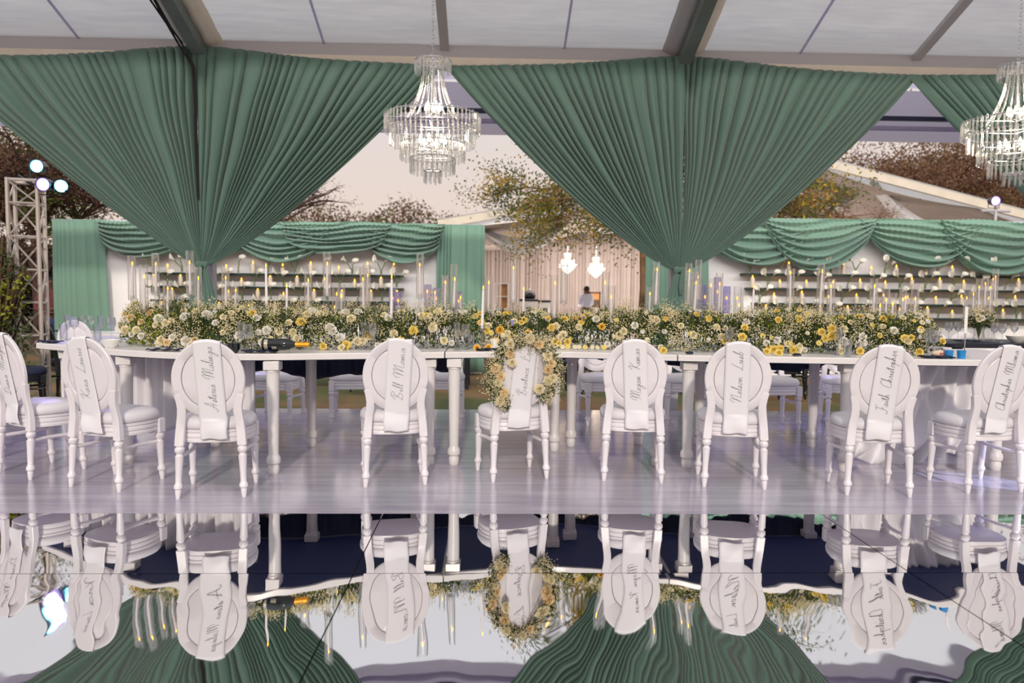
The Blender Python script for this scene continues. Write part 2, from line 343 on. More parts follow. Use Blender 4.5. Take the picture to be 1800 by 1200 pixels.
# ------------------------------------------------------------------ tied green drapes
def fold(u, n, seed, sharp=.8):
    ph = u*n + 2.2*nz(u*n*.16, seed) + .6*nz(u*n*.55, seed+9)
    am = .55+.75*abs(nz(u*n*.23, seed+13))*1.6
    return ((abs(sin(pi*ph)))**sharp - .6)*am + .30*nz(u*n*.30, seed+3)
def drape_panel(xc, xt0, xt1, seed, side, ex=.84):
    KZ = 1.60
    def fn(u, v):
        xt = xt0+(xt1-xt0)*u
        s_ = (1-v)**ex if v < 1 else 0.
        hemz = 3.86 + .10*exp(-((xt-xc)/1.0)**2) - .05*abs(xt-xc)/2.6
        kx = xc + side*(.005+.075*abs(u if side > 0 else 1-u))
        bow = 1.0
        x = kx + (xt-kx)*s_*bow
        z = hemz + (KZ-hemz)*v - .06*sin(pi*v)*abs(xt-xc)/2.6
        A = .045+.07*sin(pi*min(1, v*1.15)**.9) if v < .87 else .035+.02*(1-v)
        wd = max(.10, s_)
        y = 8.30 - A*fold(u+.010*sin(v*5+seed)+.012*nz(v*4, u*6, seed), 24, seed, .55) - .10*sin(pi*v)*.6
        x += .012*nz(u*40, v*4, seed)*wd
        return (x, y, z)
    g = MB(); g.grid(fn, 460, 56); return g
def tied_drape(xc, xl, xr, seed, label, left=True, right=True, exl=.84):
    t = thing('tied_drape', label, 'curtain', (xc, 8.3, 0), 0, None)
    def P(g, n): 
        g.v = [(a-xc, b-8.3, c) for a, b, c in g.v]; return g.build(n, M['green'], t, thick=.0035)
    if left: P(drape_panel(xc, xl, xc-.005, seed, -1, exl), 'drape_panel')
    if right: P(drape_panel(xc, xc+.005, xr, seed+20, 1), 'drape_panel')
    # gathered band and flared tail
    g = MB(); n = 60
    rings = []
    for z, r in ((1.63, .060), (1.615, .070), (1.60, .072), (1.585, .070), (1.57, .060)):
        rings.append([(xc+r*(1+.05*sin(9*a))*cos(a)*1.0, 8.28+r*.62*(1+.04*sin(7*a))*sin(a), z+.008*sin(3*a)) for a in [2*pi*k/n for k in range(n)]])
    g.loft(rings, True); g.v = [(a-xc, b-8.3, c) for a, b, c in g.v]; g.build('tie_band', M['green'], t)
    g = MB()
    for a0 in (0., 1.2, 2.5):
        p = [V((.02*sin(a0+k), -.085-.01*k, 1.60-.09*k)) for k in range(4)]
        g.tube(p, [.012, .014, .012, .008], 6)
    g.build('tie_knot', M['green'], t)
    def tail(u, v):
        a = 2*pi*u; r = .055+.21*v**.85
        rr = r*(1+.24*(abs(sin(a*7+seed))-.5)*(.4+v*.8))
        return (rr*cos(a)+.04*v*sin(seed), -.02+rr*.45*sin(a), 1.56-1.10*v)
    g = MB(); g.grid(tail, 180, 22); g.build('drape_tail', M['green'], t, thick=.0035)
    return t
tied_drape(COLX[0], -6.05, -.50, 1.3, 'sage green drape tied into a knot, left of the main chandelier', exl=.95)
tied_drape(COLX[1], -.52, 4.80, 5.7, 'sage green drape tied into a knot, right of the main chandelier')
tied_drape(COLX[1]+BAY, 4.64, 10.0, 8.1, 'sage green drape partly cut off at the right edge behind the second chandelier')

# ------------------------------------------------------------------ chairs
def ellp(rx, rz, n, c=(0, 0)): return [(c[0]+rx*cos(2*pi*k/n), c[1]+rz*sin(2*pi*k/n)) for k in range(n)]
def back_y(z): return -.165 - (z-.45)*.14           # leaning plane of the backrest
def turned_leg(x0, y0, x1, y1, ztop):
    g = MB(); pf = [(.011, 0), (.013, .012), (.017, .05), (.016, .058), (.023, .066), (.024, .082), (.018, .096), (.0165, .105), (.0185, .16), (.023, .27), (.0245, ztop-.075), (.018, ztop-.066), (.017, ztop-.056), (.026, ztop-.044), (.027, ztop-.024), (.020, ztop-.014), (.024, ztop)]
    rings = []
    for r, z in pf:
        r *= 1.14; t = z/ztop; cx, cy2 = x0+(x1-x0)*t, y0+(y1-y0)*t
        fl = .10 if .11 < z < ztop-.07 else 0
        rings.append([(cx+r*(1-fl*(k % 2))*cos(2*pi*k/20), cy2+r*(1-fl*(k % 2))*sin(2*pi*k/20), z) for k in range(20)])
    return g.loft(rings, True)
def make_chair(label, white=True, group='white oval back chairs'):
    P = M['white'] if white else M['black']; Cn = M['cushion'] if white else M['navy']
    t = thing('oval_back_chair', label, 'chair', (0, 0, 0), 0, group)
    for s in (-1, 1):
        g = turned_leg(s*.200, -.185, s*.188, -.166, .340); g.build('leg', P, t)
        g = turned_leg(s*.205, .185, s*.200, .170, .340)
        g.box((s*.200-.027, .145, .33), (s*.200+.027, .199, .430), .004); g.build('leg', P, t)
        g = MB(); g.tube([(s*.192, -.172, .262), (s*.172, -.09, .266), (s*.165, 0, .268), (s*.174, .09, .268), (s*.200, .170, .268)], .013, 8); g.build('stretcher', P, t)
    def outline(sx, sy0, sy1, n=48):
        pts = []
        for k in range(n):
            a = 2*pi*k/n; c, s_ = cos(a), sin(a); pw = 2/3.2
            x = sx*math.copysign(abs(c)**pw, c); y = math.copysign(abs(s_)**pw, s_)
            y = sy1*y if y > 0 else -sy0*y
            x *= (1.0 if y > 0 else 1-.14*min(1, -y/.17)); pts.append((x, y))
        return pts
    g = MB()
    def ring(sc_, z): return [(x*sc_, y*sc_+.012, z) for x, y in outline(.235, -.185, .215)]
    g.loft([ring(*q) for q in ((.93, .347), (.955, .350), (.96, .364), (.942, .369), (.942, .378), (.965, .383), (.965, .398), (.945, .403), (.945, .410), (.975, .415), (.975, .430), (.9, .433))], True); g.build('seat_rail', P, t)
    g = MB(); g.loft([ring(*q) for q in ((.9, .431), (.96, .433), (.995, .444), (1.005, .460), (.99, .480), (.93, .497), (.78, .509), (.5, .517), (.1, .520))], True); g.build('seat_cushion', Cn, t, ang=1.5)
    # backrest frame: oval ring and two stiles
    g = MB(); n = 72; zc = .757; RX, RZ, rx, rz = .219, .244, .160, .184; th = .013
    sect = [(0., -.75), (.06, -1), (.90, -1), (1., -.6), (1., .7), (.88, 1), (.12, 1), (0., .7)]
    rings = []
    for k in range(n+1):
        a = 2*pi*k/n; rr = []
        for q, d in sect:
            X = (rx+(RX-rx)*q)*cos(a); Z = zc+(rz+(RZ-rz)*q)*sin(a); rr.append((X, back_y(Z)+d*th, Z))
        rings.append(rr)
    g.loft(rings)
    for s in (-1, 1):
        path = [(.190, .66, .040), (.176, .615, .047), (.168, .575, .052), (.170, .53, .053), (.177, .48, .053), (.184, .41, .055), (.189, .336, .056)]
        rings = []
        for x, z, w_ in path:
            y = back_y(z) if z > .45 else -.165-.004*(.45-z)/.1
            b_ = .017 if z > .42 else .021
            rings.append([(s*x+i*w_/2, y+j*b_, z) for i, j in ((-1,-.8),(-.85,-1),(.85,-1),(1,-.8),(1,.8),(.85,1),(-.85,1),(-1,.8))])
        if s > 0: rings = [r_ for r_ in rings]
        g.loft(rings, True)
    g.build('back_frame', P, t)
    g = MB(); rings = []
    for q, d in ((.992, .006), (.985, -.004), (.975, -.010), (.95, -.0125), (.6, -.0145), (.2, -.015), (.01, -.015)):
        rings.append([(rx*q*cos(2*pi*k/n), back_y(zc+rz*q*sin(2*pi*k/n))+d+.001, zc+rz*q*sin(2*pi*k/n)) for k in range(n)])
    g.loft(rings); rings = []
    for q, d in ((.995, .006), (.97, .016), (.8, .024), (.4, .028), (.01, .029)):
        rings.append([(rx*q*cos(-2*pi*k/n), back_y(zc+rz*q*sin(-2*pi*k/n))+d, zc+rz*q*sin(-2*pi*k/n)) for k in range(n)])
    g.loft(rings); g.build('back_panel', Cn if not white else M['white'], t, ang=.5)
    return t
# rear-leg midpoints read from the photograph, headings in degrees
FRONT = [
 ((-4.20, 5.75), -52, 'white oval back chair cut off at the left edge, farthest left in the front row', None),
 ((-3.32, 5.23), -31, 'leftmost white oval back chair with a name sash, partly cut off', ('Diana Mangope', -.03, .02, .38)),
 ((-2.58, 4.875), -19, 'white oval back chair, second from left with a name sash', ('Kara Laurie', -.05, .0, .34)),
 ((-1.75, 4.675), 7, 'white oval back chair in front of the champagne bottle', ('Asteria Malinga', .0, .025, .40)),
 ((-.625, 4.98), 10, 'white oval back chair directly left of the flower wreathed chair', ('Bill Moma', .03, .0, .36)),
 ((.23, 5.145), 17, 'white oval back chair wrapped in a wreath of flowers', ('Beatrice Laur', .015, -.02, .36)),
 ((1.02, 5.11), -8, 'white oval back chair directly right of the flower wreathed chair', ('Megan Kemar', -.01, .025, .36)),
 ((1.69, 4.95), -10, 'white oval back chair, second to the right of the wreathed chair', ('Nelson Lusb', -.01, -.005, .35)),
 ((2.59, 4.755), -7, 'white oval back chair, second from the right edge', ('Faith Christopher', .02, -.02, .41)),
 ((3.44, 4.845), 6, 'rightmost white oval back chair with a name sash', ('Christopher Mboma', .03, -.03, .41)),
]
GL = {
'a':(1.3,[[(.95,.85),(.5,1),(.1,.45),(.35,0),(.8,.4),(.98,.95),(.92,.2),(1.3,.25)]]),
'b':(1.1,[[(0,.3),(.5,1.6),(.55,2.4),(.25,1.6),(.15,.2),(.5,0),(.85,.5),(.6,.9),(1.1,.8)]]),
'c':(.9,[[(.8,.85),(.5,1),(.12,.5),(.35,0),(.9,.3)]]),'e':(.9,[[(0,.3),(.5,.6),(.6,.95),(.35,1),(.15,.4),(.4,0),(.9,.3)]]),
'g':(1.2,[[(.9,.85),(.5,1),(.15,.5),(.4,.1),(.8,.5),(.95,1),(.85,-.4),(.5,-1.4),(.1,-1.1),(.6,-.2),(1.2,.35)]]),
'h':(1.25,[[(0,.3),(.45,1.5),(.6,2.5),(.4,2.2),(.1,0),(.4,.8),(.75,.95),(.8,.2),(1.25,.25)]]),
'i':(.55,[[(0,.3),(.25,.95),(.2,.15),(.55,.25)],[(.38,1.45),(.42,1.58)]]),'l':(.6,[[(0,.3),(.45,1.7),(.5,2.5),(.25,1.7),(.15,.2),(.6,.25)]]),
'm':(1.9,[[(0,.5),(.2,.95),(.15,0),(.45,.85),(.7,.9),(.72,0),(1.0,.85),(1.3,.9),(1.35,.15),(1.9,.25)]]),
'n':(1.3,[[(0,.5),(.2,.95),(.15,0),(.5,.85),(.8,.9),(.8,.15),(1.3,.25)]]),'o':(1.0,[[(.6,1),(.15,.6),(.3,0),(.75,.35),(.65,.95),(1.0,.85)]]),
'p':(1.1,[[(0,.4),(.3,1.0),(.1,-1.4)],[(.2,.3),(.5,.95),(.85,.6),(.55,.05),(.25,.2),(1.1,.3)]]),
'r':(.9,[[(0,.3),(.3,1.05),(.4,.8),(.6,.85),(.5,.1),(.9,.25)]]),'s':(.8,[[(0,.25),(.45,1.05),(.5,.5),(.4,.05),(.1,.1),(.8,.25)]]),
't':(.7,[[(0,.3),(.4,1.8),(.3,.6),(.3,.1),(.7,.25)],[(-.1,1.3),(.8,1.45)]]),'u':(1.2,[[(0,.5),(.2,.95),(.2,.15),(.55,.1),(.8,.95),(.78,.15),(1.2,.25)]]),
'A':(2.2,[[(-.6,.3),(-.5,-.2),(.2,.2),(1.4,2.6),(1.3,0)],[(.3,.9),(1.9,1.1)]]),
'B':(2.2,[[(.9,2.4),(.3,0)],[(-.2,1.6),(.8,2.6),(1.8,2.3),(.8,1.3),(1.9,.9),(1.3,0),(.1,.1)]]),
'C':(1.9,[[(1.9,2.1),(1.6,2.6),(.6,1.8),(.2,.5),(.9,0),(1.9,.5)]]),'D':(2.3,[[(.8,2.3),(.3,0)],[(-.2,1.8),(1.0,2.6),(2.1,1.8),(1.4,.3),(0,0)]]),
'F':(1.7,[[(1.0,2.4),(.5,.2),(-.3,-.1),(-.4,.4)],[(.1,2.4),(2.0,2.6)],[(.5,1.2),(1.4,1.35)]]),
'K':(2.0,[[(-.3,1.9),(.4,2.5),(.9,2.4),(.4,0)],[(2.1,2.5),(.7,1.1),(1.2,.9),(2.0,.1)]]),'L':(1.7,[[(1.1,2.6),(.5,1.2),(.2,.1),(0,.1),(.8,.1),(1.8,.0)]]),
'M':(3.0,[[(-.5,1.2),(-.4,2.0),(.5,2.4),(.3,0),(.6,1.6),(1.5,2.5),(1.3,.2),(1.7,1.6),(2.5,2.4),(2.3,.3),(3.0,.2)]]),
'N':(2.3,[[(-.4,1.5),(-.2,2.2),(.6,2.3),(.3,0),(.7,1.5),(1.6,2.4),(1.5,.2),(2.3,.3)]])}
def cr_(pts, n=5):
    P = [V((*p, 0)) for p in pts]; out = []
    for i in range(len(P)-1):
        a, b, c, d = P[max(0, i-1)], P[i], P[i+1], P[min(len(P)-1, i+2)]
        for k in range(n):
            t = k/n; out.append(.5*((2*b)+(c-a)*t+(2*a-5*b+4*c-d)*t*t+(-a+3*b-3*c+d)*t**3))
    return out+[P[-1]]
def strokes(text):
    x = 0; out = []
    for ch in text:
        if ch == ' ': x += 1.9; continue
        adv, ss = GL[ch]
        for s in ss: out.append([(x+p.x+.32*p.y, p.y) for p in cr_(s)])
        x += adv+.12
    return out, x
def sash_pt(xt, xb, u, s):
    """u across -1..1, s = height z; outer face of the sash hanging behind the backrest"""
    t = min(1, max(0, (1.0-s)/.62)); cx = xt+(xb-xt)*t
    wob = .004*sin(s*23+u*2+xt*60)+.003*sin(s*41)
    z = s; y = (back_y(z) if z > .50 else back_y(.50)-.004)-.0215-.003*(1-u*u)+(wob if z < .5 else .0)
    return V((cx+u*.083+(wob*.7 if z < .52 else 0), y, z))
proto = None
for i, ((mx_, my_), yaw, lab, sash) in enumerate(FRONT):
    a = radians(yaw); off = .185
    loc = (mx_-sin(a)*off, my_+cos(a)*off, 0)
    if proto is None: proto = make_chair(lab); kids(proto); proto.location = loc; proto.rotation_euler.z = a
    else: dup(proto, loc, a, lab)
    if sash:
        txt, xt, xb, ln_ = sash
        sl = {1: 'leftmost, on the partly cut off chair', 2: 'on the second named chair from left', 3: 'on the chair in front of the champagne bottle', 4: 'on the chair left of the wreathed chair',
              5: 'half under the flower wreath', 6: 'on the chair directly right of the wreathed chair', 7: 'on the second chair right of the wreath', 8: 'on the chair second from the right edge', 9: 'on the rightmost front chair, slanting left'}[i]
        t = thing('name_sash', 'white satin sash with cursive name, '+sl, 'sash', loc, a, 'name sashes')
        g = MB()
        zb = .375 if i != 9 else .41
        def fn(u, v):
            U = u*2-1
            if v < .14:                                  # short fold over the top, hanging in front
                q = v/.14; z = .88+q*.125; p = sash_pt(xt, xb, U, z); p.y = back_y(z)+.034 if q < .85 else back_y(z)+.022; return p
            if v < .2:
                q = (v-.14)/.06; p = sash_pt(xt, xb, U, 1.005); 
                zt = .757+.244*sqrt(max(0, 1-min(.99, (p.x/.219)**2)))
                p.z = zt+.006+.003*sin(pi*q); p.y = back_y(1.0)+.016-.036*q; return p
            q = (v-.2)/.8; p0 = sash_pt(xt, xb, U, 1.0); zt = .757+.244*sqrt(max(0, 1-min(.99, (p0.x/.219)**2)))
            z = zt+(zb-zt)*q; p = sash_pt(xt, xb, U, z)
            if q > .97: p.z += .004*sin(U*4+i)
            return p
        g.grid(fn, 10, 90); g.build('sash_band', M['sash'], t, ang=1.2, thick=.0015)
        ss, tot = strokes(txt); k = ln_/tot; g = MB(); z0 = .56+(.41-ln_)*.5
        if i == 5: z0 = .60
        for s in ss:
            pts = []
            for X, Yv in s:
                z = z0+X*k; u_ = .12-(Yv*(1.25 if Yv > 1.3 else 1)-1)*.0235/.083
                if z > .985: continue
                p = sash_pt(xt, xb, u_, z); p.y -= .0022; pts.append(p)
            if len(pts) > 1: g.tube(pts, .0008, 4)
        g.build('lettering', M['ink'], t)
# far side of the table: chairs facing the camera
FAR = [(478, 748, 172), (615, 745, 186), (775, 745, 178), (1062, 748, 190), (1215, 750, 170), (1368, 756, 182), (1500, 752, 168), (250, 740, 200)]
for k, (px, py, yw) in enumerate(sorted(FAR)):
    p = at_z(px, py); a = radians(yw)
    dup(proto, (p.x, p.y+.2, 0), a, f'white oval back chair facing the camera behind the long table, {od(k+1)} from the left', 'white chairs on the far side of the table')

# ------------------------------------------------------------------ serpentine table
EDGE = [(-4.4, 6.75), (-3.68, 6.14), (-3.34, 5.93), (-2.75, 5.52), (-2.11, 5.24), (-1.71, 5.22), (-1.46, 5.27), (-1.07, 5.38), (-.3, 5.56), (.05, 5.64), (.35, 5.69), (.62, 5.70), (1.0, 5.58), (1.44, 5.44), (2.36, 5.34), (3.26, 5.24), (3.9, 5.24), (4.4, 5.3)]
def fy(x):
    for (a, b), (c, d) in zip(EDGE, EDGE[1:]):
        if x <= c: t = (x-a)/(c-a); return b+(d-b)*t
    return EDGE[-1][1]
def fys(x): return sum(fy(x+d)*w_ for d, w_ in ((-.3, .1), (-.15, .2), (0, .4), (.15, .2), (.3, .1)))
TW = 1.12
def make_table(x0, x1, legs, label):
    t = thing('banquet_table', label, 'table', ((x0+x1)/2, fys((x0+x1)/2)+.5, 0)); ox, oy, _ = t.location
    n = 40
    def ring(x): return [(x-ox, fys(x)+a-oy, z) for a, z in ((0, .825), (0, .862), (.008, .87), (TW-.008, .87), (TW, .862), (TW, .825))]
    g = MB(); g.loft([ring(x0+(x1-x0)*k/n) for k in range(n+1)], True); g.build('tabletop', M['tablewhite'], t, ang=.5)
    g = MB(); g.loft([[(x-ox, fys(x)+a-oy, z) for a, z in ((.03, .818), (.03, .824), (TW-.03, .824), (TW-.03, .818))] for x in [x0+.01+(x1-x0-.02)*k/n for k in range(n+1)]], True); g.build('underside_lining', M['navylining'], t)
    for lx, ly in legs:
        g = MB(); g.box((lx-ox-.055, ly-oy-.055, .75), (lx-ox+.055, ly-oy+.055, .817), .006)
        pf = [(.033, 0), (.038, .008), (.040, .055), (.036, .062), (.036, .072), (.048, .082), (.050, .105), (.046, .125), (.037, .138), (.036, .15), (.044, .60), (.046, .735), (.052, .738), (.052, .752)]
        g.lathe(pf, (lx-ox, ly-oy, 0), 24); g.build('leg', M['tablewhite'], t)
    return t
make_table(-3.72, -.335, [(-3.42, 6.12), (-2.72, 5.62), (-1.54, 5.31), (-.45, 5.62), (-.63, 6.42), (-2.3, 6.25), (-1.5, 6.28), (-3.30, 6.9)], 'left third of the long curved white banquet table, under the champagne bottle')
make_table(-.325, 1.405, [(-.26, 5.62), (.56, 6.16), (.72, 6.34), (1.30, 5.60), (1.33, 6.45)], 'middle third of the long curved white banquet table, behind the wreathed chair')
make_table(1.415, 4.3, [(1.52, 5.55), (1.86, 6.42), (2.70, 5.46), (2.85, 6.36), (3.9, 5.5), (3.9, 6.3)], 'right third of the long curved white banquet table, with draped cloth at its end')
# navy cloth hanging at the table's far side
def navy_cloth(x0, x1, z0, z1, label):
    g = MB()
    def fn(u, v):
        x = x0+(x1-x0)*u; zb = z1+.03*sin(u*9)+.02*sin(u*23+1)
        return (x, fys(x)+TW+.02+.03*sin(x*34)*v+.015*sin(x*61)*v+.02*v, z0+(zb-z0)*v)
    g.grid(fn, 160, 10); return tag(g.build('navy_tablecloth', M['navy'], thick=.003), label, 'cloth', 'navy cloths on the far side of the table')
navy_cloth(-2.45, -.35, .872, .60, 'navy cloth hanging behind the left part of the white table')
navy_cloth(-.30, 1.05, .872, .72, 'navy cloth hanging behind the middle of the white table')
navy_cloth(1.44, 3.3, .872, .67, 'navy cloth hanging behind the right part of the white table')
# white voile at both ends
g = MB()
g.grid(lambda u, v: (-3.66+1.85*u, 6.42-.62*u+.035*sin(u*75)+.02*sin(u*131), .815-(.62+.08*sin(u*5))*v), 180, 14)
tag(g.build('voile_skirt', M['sash'], thick=.003), 'pleated white voile skirt hanging under the left end of the table', 'cloth')
g = MB()
def voile(u, v):
    x = 3.02+.95*u; sw = sin(pi*min(1, v*1.2))
    return (x-.25*sw*(1-u)*.5-.22*v*v, 5.62+.18*sin(v*6+u*2)*.3+.04*sin(u*32+v*9)*(.4+v)+.02*sin(u*71-v*5)+.10*v, .815-.80*v+.05*sin(u*6+2)*v)
g.grid(voile, 130, 50); tag(g.build('voile_skirt', M['sash'], thick=.003), 'white voile swept to the floor under the right end of the table', 'cloth')

# ------------------------------------------------------------------ flowers
def rosette(r, n_layers, seed, open_=1.0, ruffle=.0, cup=.9):
    """layered petals around +Z; r is the bloom radius"""
    q = random.Random(seed); g = MB()
    for L in range(n_layers):
        t = (L+.5)/n_layers; np_ = 4+int(4*t)+(2 if ruffle else 0); tilt = (.18+1.15*t*open_); ln_ = r*(.55+.5*t); wd = r*(.42+.22*t)
        for k in range(np_):
            a = 2*pi*(k+.5*(L % 2))/np_+q.uniform(-.2, .2)
            ca, sa = cos(a), sin(a); tl = tilt+q.uniform(-.12, .12); vs = []
            for iv in range(4):
                for iu in range(4):
                    u = iu/3*2-1; v = iv/3
                    w_ = wd*sin(pi*min(.93, .18+.72*v))*(1 if v < 1 else .8)
                    rad = sin(tl)*ln_*v*(.9+.1*v) + .1*r*t; hh = cos(tl)*ln_*v*cup - .22*r*t*v*v + r*.12*(u*u)*(1-t*.6)
                    if ruffle: hh += ruffle*r*sin(u*6+k)*v; rad += ruffle*r*cos(u*5+k*2)*v
                    rad -= .18*r*u*u*(1-t)
                    X = rad*ca-u*w_*sa; Y = rad*sa+u*w_*ca; vs.append((X, Y, hh-r*.25))
            g.add(vs, [(j*4+i, j*4+i+1, (j+1)*4+i+1, (j+1)*4+i) for j in range(3) for i in range(3)])
    return g
ROSE = [rosette(.030, 5, s, .95) for s in (1, 2)]
CARN = [rosette(.032, 6, s+10, 1.15, .10) for s in range(3)]
def daisy(r):
    g = MB()
    for k in range(11):
        a = 2*pi*k/11; c, s_ = cos(a), sin(a)
        vs = [(c*x*r-s_*y*r, s_*x*r+c*y*r, z*r) for x, y, z in ((.15, -.05, .05), (.15, .05, .05), (.65, .17, .18), (1, .08, .10), (1, -.08, .10), (.65, -.17, .18))]
        g.add(vs, [(0, 1, 2, 5), (5, 2, 3, 4)])
    g.lathe([(.05*r, .12*r), (.22*r, .16*r), (.2*r, .02)], (0, 0, 0), 8); return g
DAISY = daisy(.022)
def bm(g, name, mats): return {k: g.mesh(name, M[k]) for k in mats}
BL = {'rose': [bm(g, 'rose_bloom', ('creamp', 'yellowp', 'orangep', 'whitep')) for g in ROSE], 'carnation': [bm(g, 'carnation_bloom', ('creamp', 'whitep', 'peachp', 'lilac', 'yellowp')) for g in CARN], 'daisy': [bm(DAISY, 'daisy_bloom', ('creamp', 'yellowp', 'whitep', 'lilac'))]}
def bloom(kind, c, parent, p, d, sc_=1., q=R):
    o = bpy.data.objects.new({'rose': 'rose', 'carnation': 'carnation', 'daisy': 'daisy'}[kind], q.choice(BL[kind])[c]); col.objects.link(o); o.parent = parent
    o.location = p; o.rotation_mode = 'QUATERNION'
    o.rotation_quaternion = V(d).to_track_quat('Z', 'Y') @ Matrix.Rotation(q.uniform(0, 6.28), 4, 'Z').to_quaternion(); o.scale = (sc_,)*3
    return o
def leaf(g, p, d, ln_, wd, q):
    d = V(d).normalized(); s_ = d.cross(V((q.uniform(-1, 1), q.uniform(-1, 1), q.uniform(-.3, 1)))).normalized()*wd; nn = d.cross(s_).normalized()*ln_*.18
    p = V(p); g.add([p, p+d*ln_*.45+s_+nn, p+d*ln_, p+d*ln_*.45-s_+nn], [(0, 1, 2, 3)])
def floret(g, p, r, q):
    a = q.uniform(0, 6.28); p = V(p); rot = Matrix.Rotation(a, 3, V((q.uniform(-1, 1), q.uniform(-1, 1), q.uniform(-1, 1))).normalized())
    vs = [p+rot@(V(c)*r) for c in ((1, 0, 0), (0, 1, 0), (-1, 0, 0), (0, -1, 0), (0, 0, .8), (0, 0, -.8))]
    g.add(vs, [(0, 1, 4), (1, 2, 4), (2, 3, 4), (3, 0, 4), (1, 0, 5), (2, 1, 5), (3, 2, 5), (0, 3, 5)])
SEG = [
 (-2.98, -2.12, .31, 'leftmost stretch of the flower runner, with yellow green leaves', 21, dict(creamp=5, whitep=6, peachp=2)),
 (-2.12, -1.13, .29, 'flower runner stretch behind the champagne bottle', 22, dict(creamp=6, whitep=6, yellowp=1)),
 (-1.13, -.12, .30, 'flower runner stretch behind the chair left of the wreathed one', 23, dict(creamp=6, whitep=5, yellowp=2, orangep=1)),
 (-.12, .93, .28, 'yellow and cream flower runner stretch behind the wreathed chair', 34, dict(creamp=5, yellowp=6, whitep=2, orangep=2)),
 (.93, 1.86, .31, 'flower runner stretch at the right drape knot, dense with babys breath', 20, dict(creamp=6, whitep=5, yellowp=2)),
 (1.86, 2.68, .31, 'flower runner stretch with large pale yellow roses', 28, dict(creamp=5, yellowp=6, whitep=4)),
 (2.68, 3.50, .30, 'rightmost stretch of the flower runner, with pale yellow roses', 26, dict(creamp=5, yellowp=5, whitep=4)),
]
HT = lambda x: .055*nz(x*2.3, 4.)+.03*nz(x*6, 1.)
for si, (x0, x1, h, lab, nb, cols) in enumerate(SEG):
    q = random.Random(100+si); xc = (x0+x1)/2
    t = thing('flower_arrangement', lab, 'flowers', (xc, fys(xc)+.55, .87), 0, 'flower runner along the table')
    oy = t.location.y; hd = .25
    def pt(x, th, r):
        yc = fys(x)+.56-oy; e_ = min(1, (x-x0+.25)/.3, (x1-x+.25)/.3) if (si in (0, len(SEG)-1)) else 1
        H = max(.05, (h+HT(x))*e_)
        return V((x-xc, yc-cos(th)*hd*r*(.9+.25*nz(x*5, 7)), sin(th)*H*r)), V((q.uniform(-.3, .3), -cos(th), sin(th)*.9))
    gs = MB(); gl = MB(); gb = MB(); gy = MB()
    for k in range(2300):
        x = q.uniform(x0, x1); th = q.uniform(.02, 2.7); r = q.uniform(.35, .98)**.6
        p, d = pt(x, th, r); d = d+V((q.uniform(-.8, .8), q.uniform(-.5, .5), q.uniform(-.3, .9)))
        p.z = max(p.z, .012); d.z = max(d.z, .0) if p.z < .05 else d.z
        (leaf)(gy if (si == 0 and x < -2.5 and q.random() < .8 and th < 1.2) or q.random() < .14 else gl, p, d, q.uniform(.025, .06), q.uniform(.004, .010), q)
    for k in range(330):
        x = q.uniform(x0, x1); th = q.uniform(.1, 2.6)
        a_, _ = pt(x, th, .15); b_, d = pt(x+q.uniform(-.06, .06), th, q.uniform(.9, 1.32)); gs.tube([a_, (a_+b_)/2+V((0, 0, .02)), b_], [.0022, .0016, .001], 3, False)
    dens = (1150, 1800, 1750, 1200, 1800, 1600, 1400)[si]
    nc = 85; cl = [(q.uniform(x0, x1), q.uniform(.05, 2.4), q.choice((q.uniform(.85, 1.12), q.uniform(.95, 1.28)))) for _ in range(nc)]
    for k in range(dens*2):
        cx, cth, cr2 = cl[k % nc]
        p, d = pt(min(x1, max(x0, cx+q.gauss(0, .035))), cth+q.gauss(0, .12), cr2+q.gauss(0, .05))
        if p.z < .006: p.z = q.uniform(.006, .03)
        floret(gb, p, q.uniform(.0035, .0062), q)
    stuff(gs.build('stems', M['stem'], t)); stuff(gl.build('foliage', M['leaf'], t, False)); stuff(gy.build('bright_foliage', M['leafy'], t, False)); stuff(gb.build('babys_breath', M['breath'], t, False))
    cl2 = [c for c, n_ in cols.items() for _ in range(n_)]
    for k in range(int(nb*1.5)):
        x = x0+(x1-x0)*((k*.618+.13*si) % 1); th = q.choice((.12, .3, .5, .75, 1.0, 1.25, 1.5))+q.uniform(-.1, .1)
        p, d = pt(x, th, 1.02); kd = q.choice(('rose', 'carnation', 'carnation') if si < 3 else ('rose', 'rose', 'carnation', 'daisy')); c = q.choice(cl2)
        if c not in BL[kd][0]: c = 'creamp'
        if p.z < .03: p.z = .03
        bloom(kd, c, t, p, d+V((0, -.5, .1)), q.uniform(.75, 1.25), q)
    # small heads lying on the tabletop in front
    if si == 3:
        for k in range(15):
            x = .25+k*.048+q.uniform(-.01, .01); bloom('daisy', q.choice(('creamp', 'yellowp', 'creamp')), t, V((x-xc, fys(x)+.22+q.uniform(0, .08)-oy, .022)), (q.uniform(-.3, .3), -.8, .5), q.uniform(.8, 1.15), q)
    if si in (0, 3):
        for k in range(40):
            x = q.uniform(x0+.1, x1-.1); p, d = pt(x, q.uniform(.7, 2.0), 1.05); 
            if si == 3: bloom('daisy', 'lilac', t, p, d, .7, q) if k < 12 else None
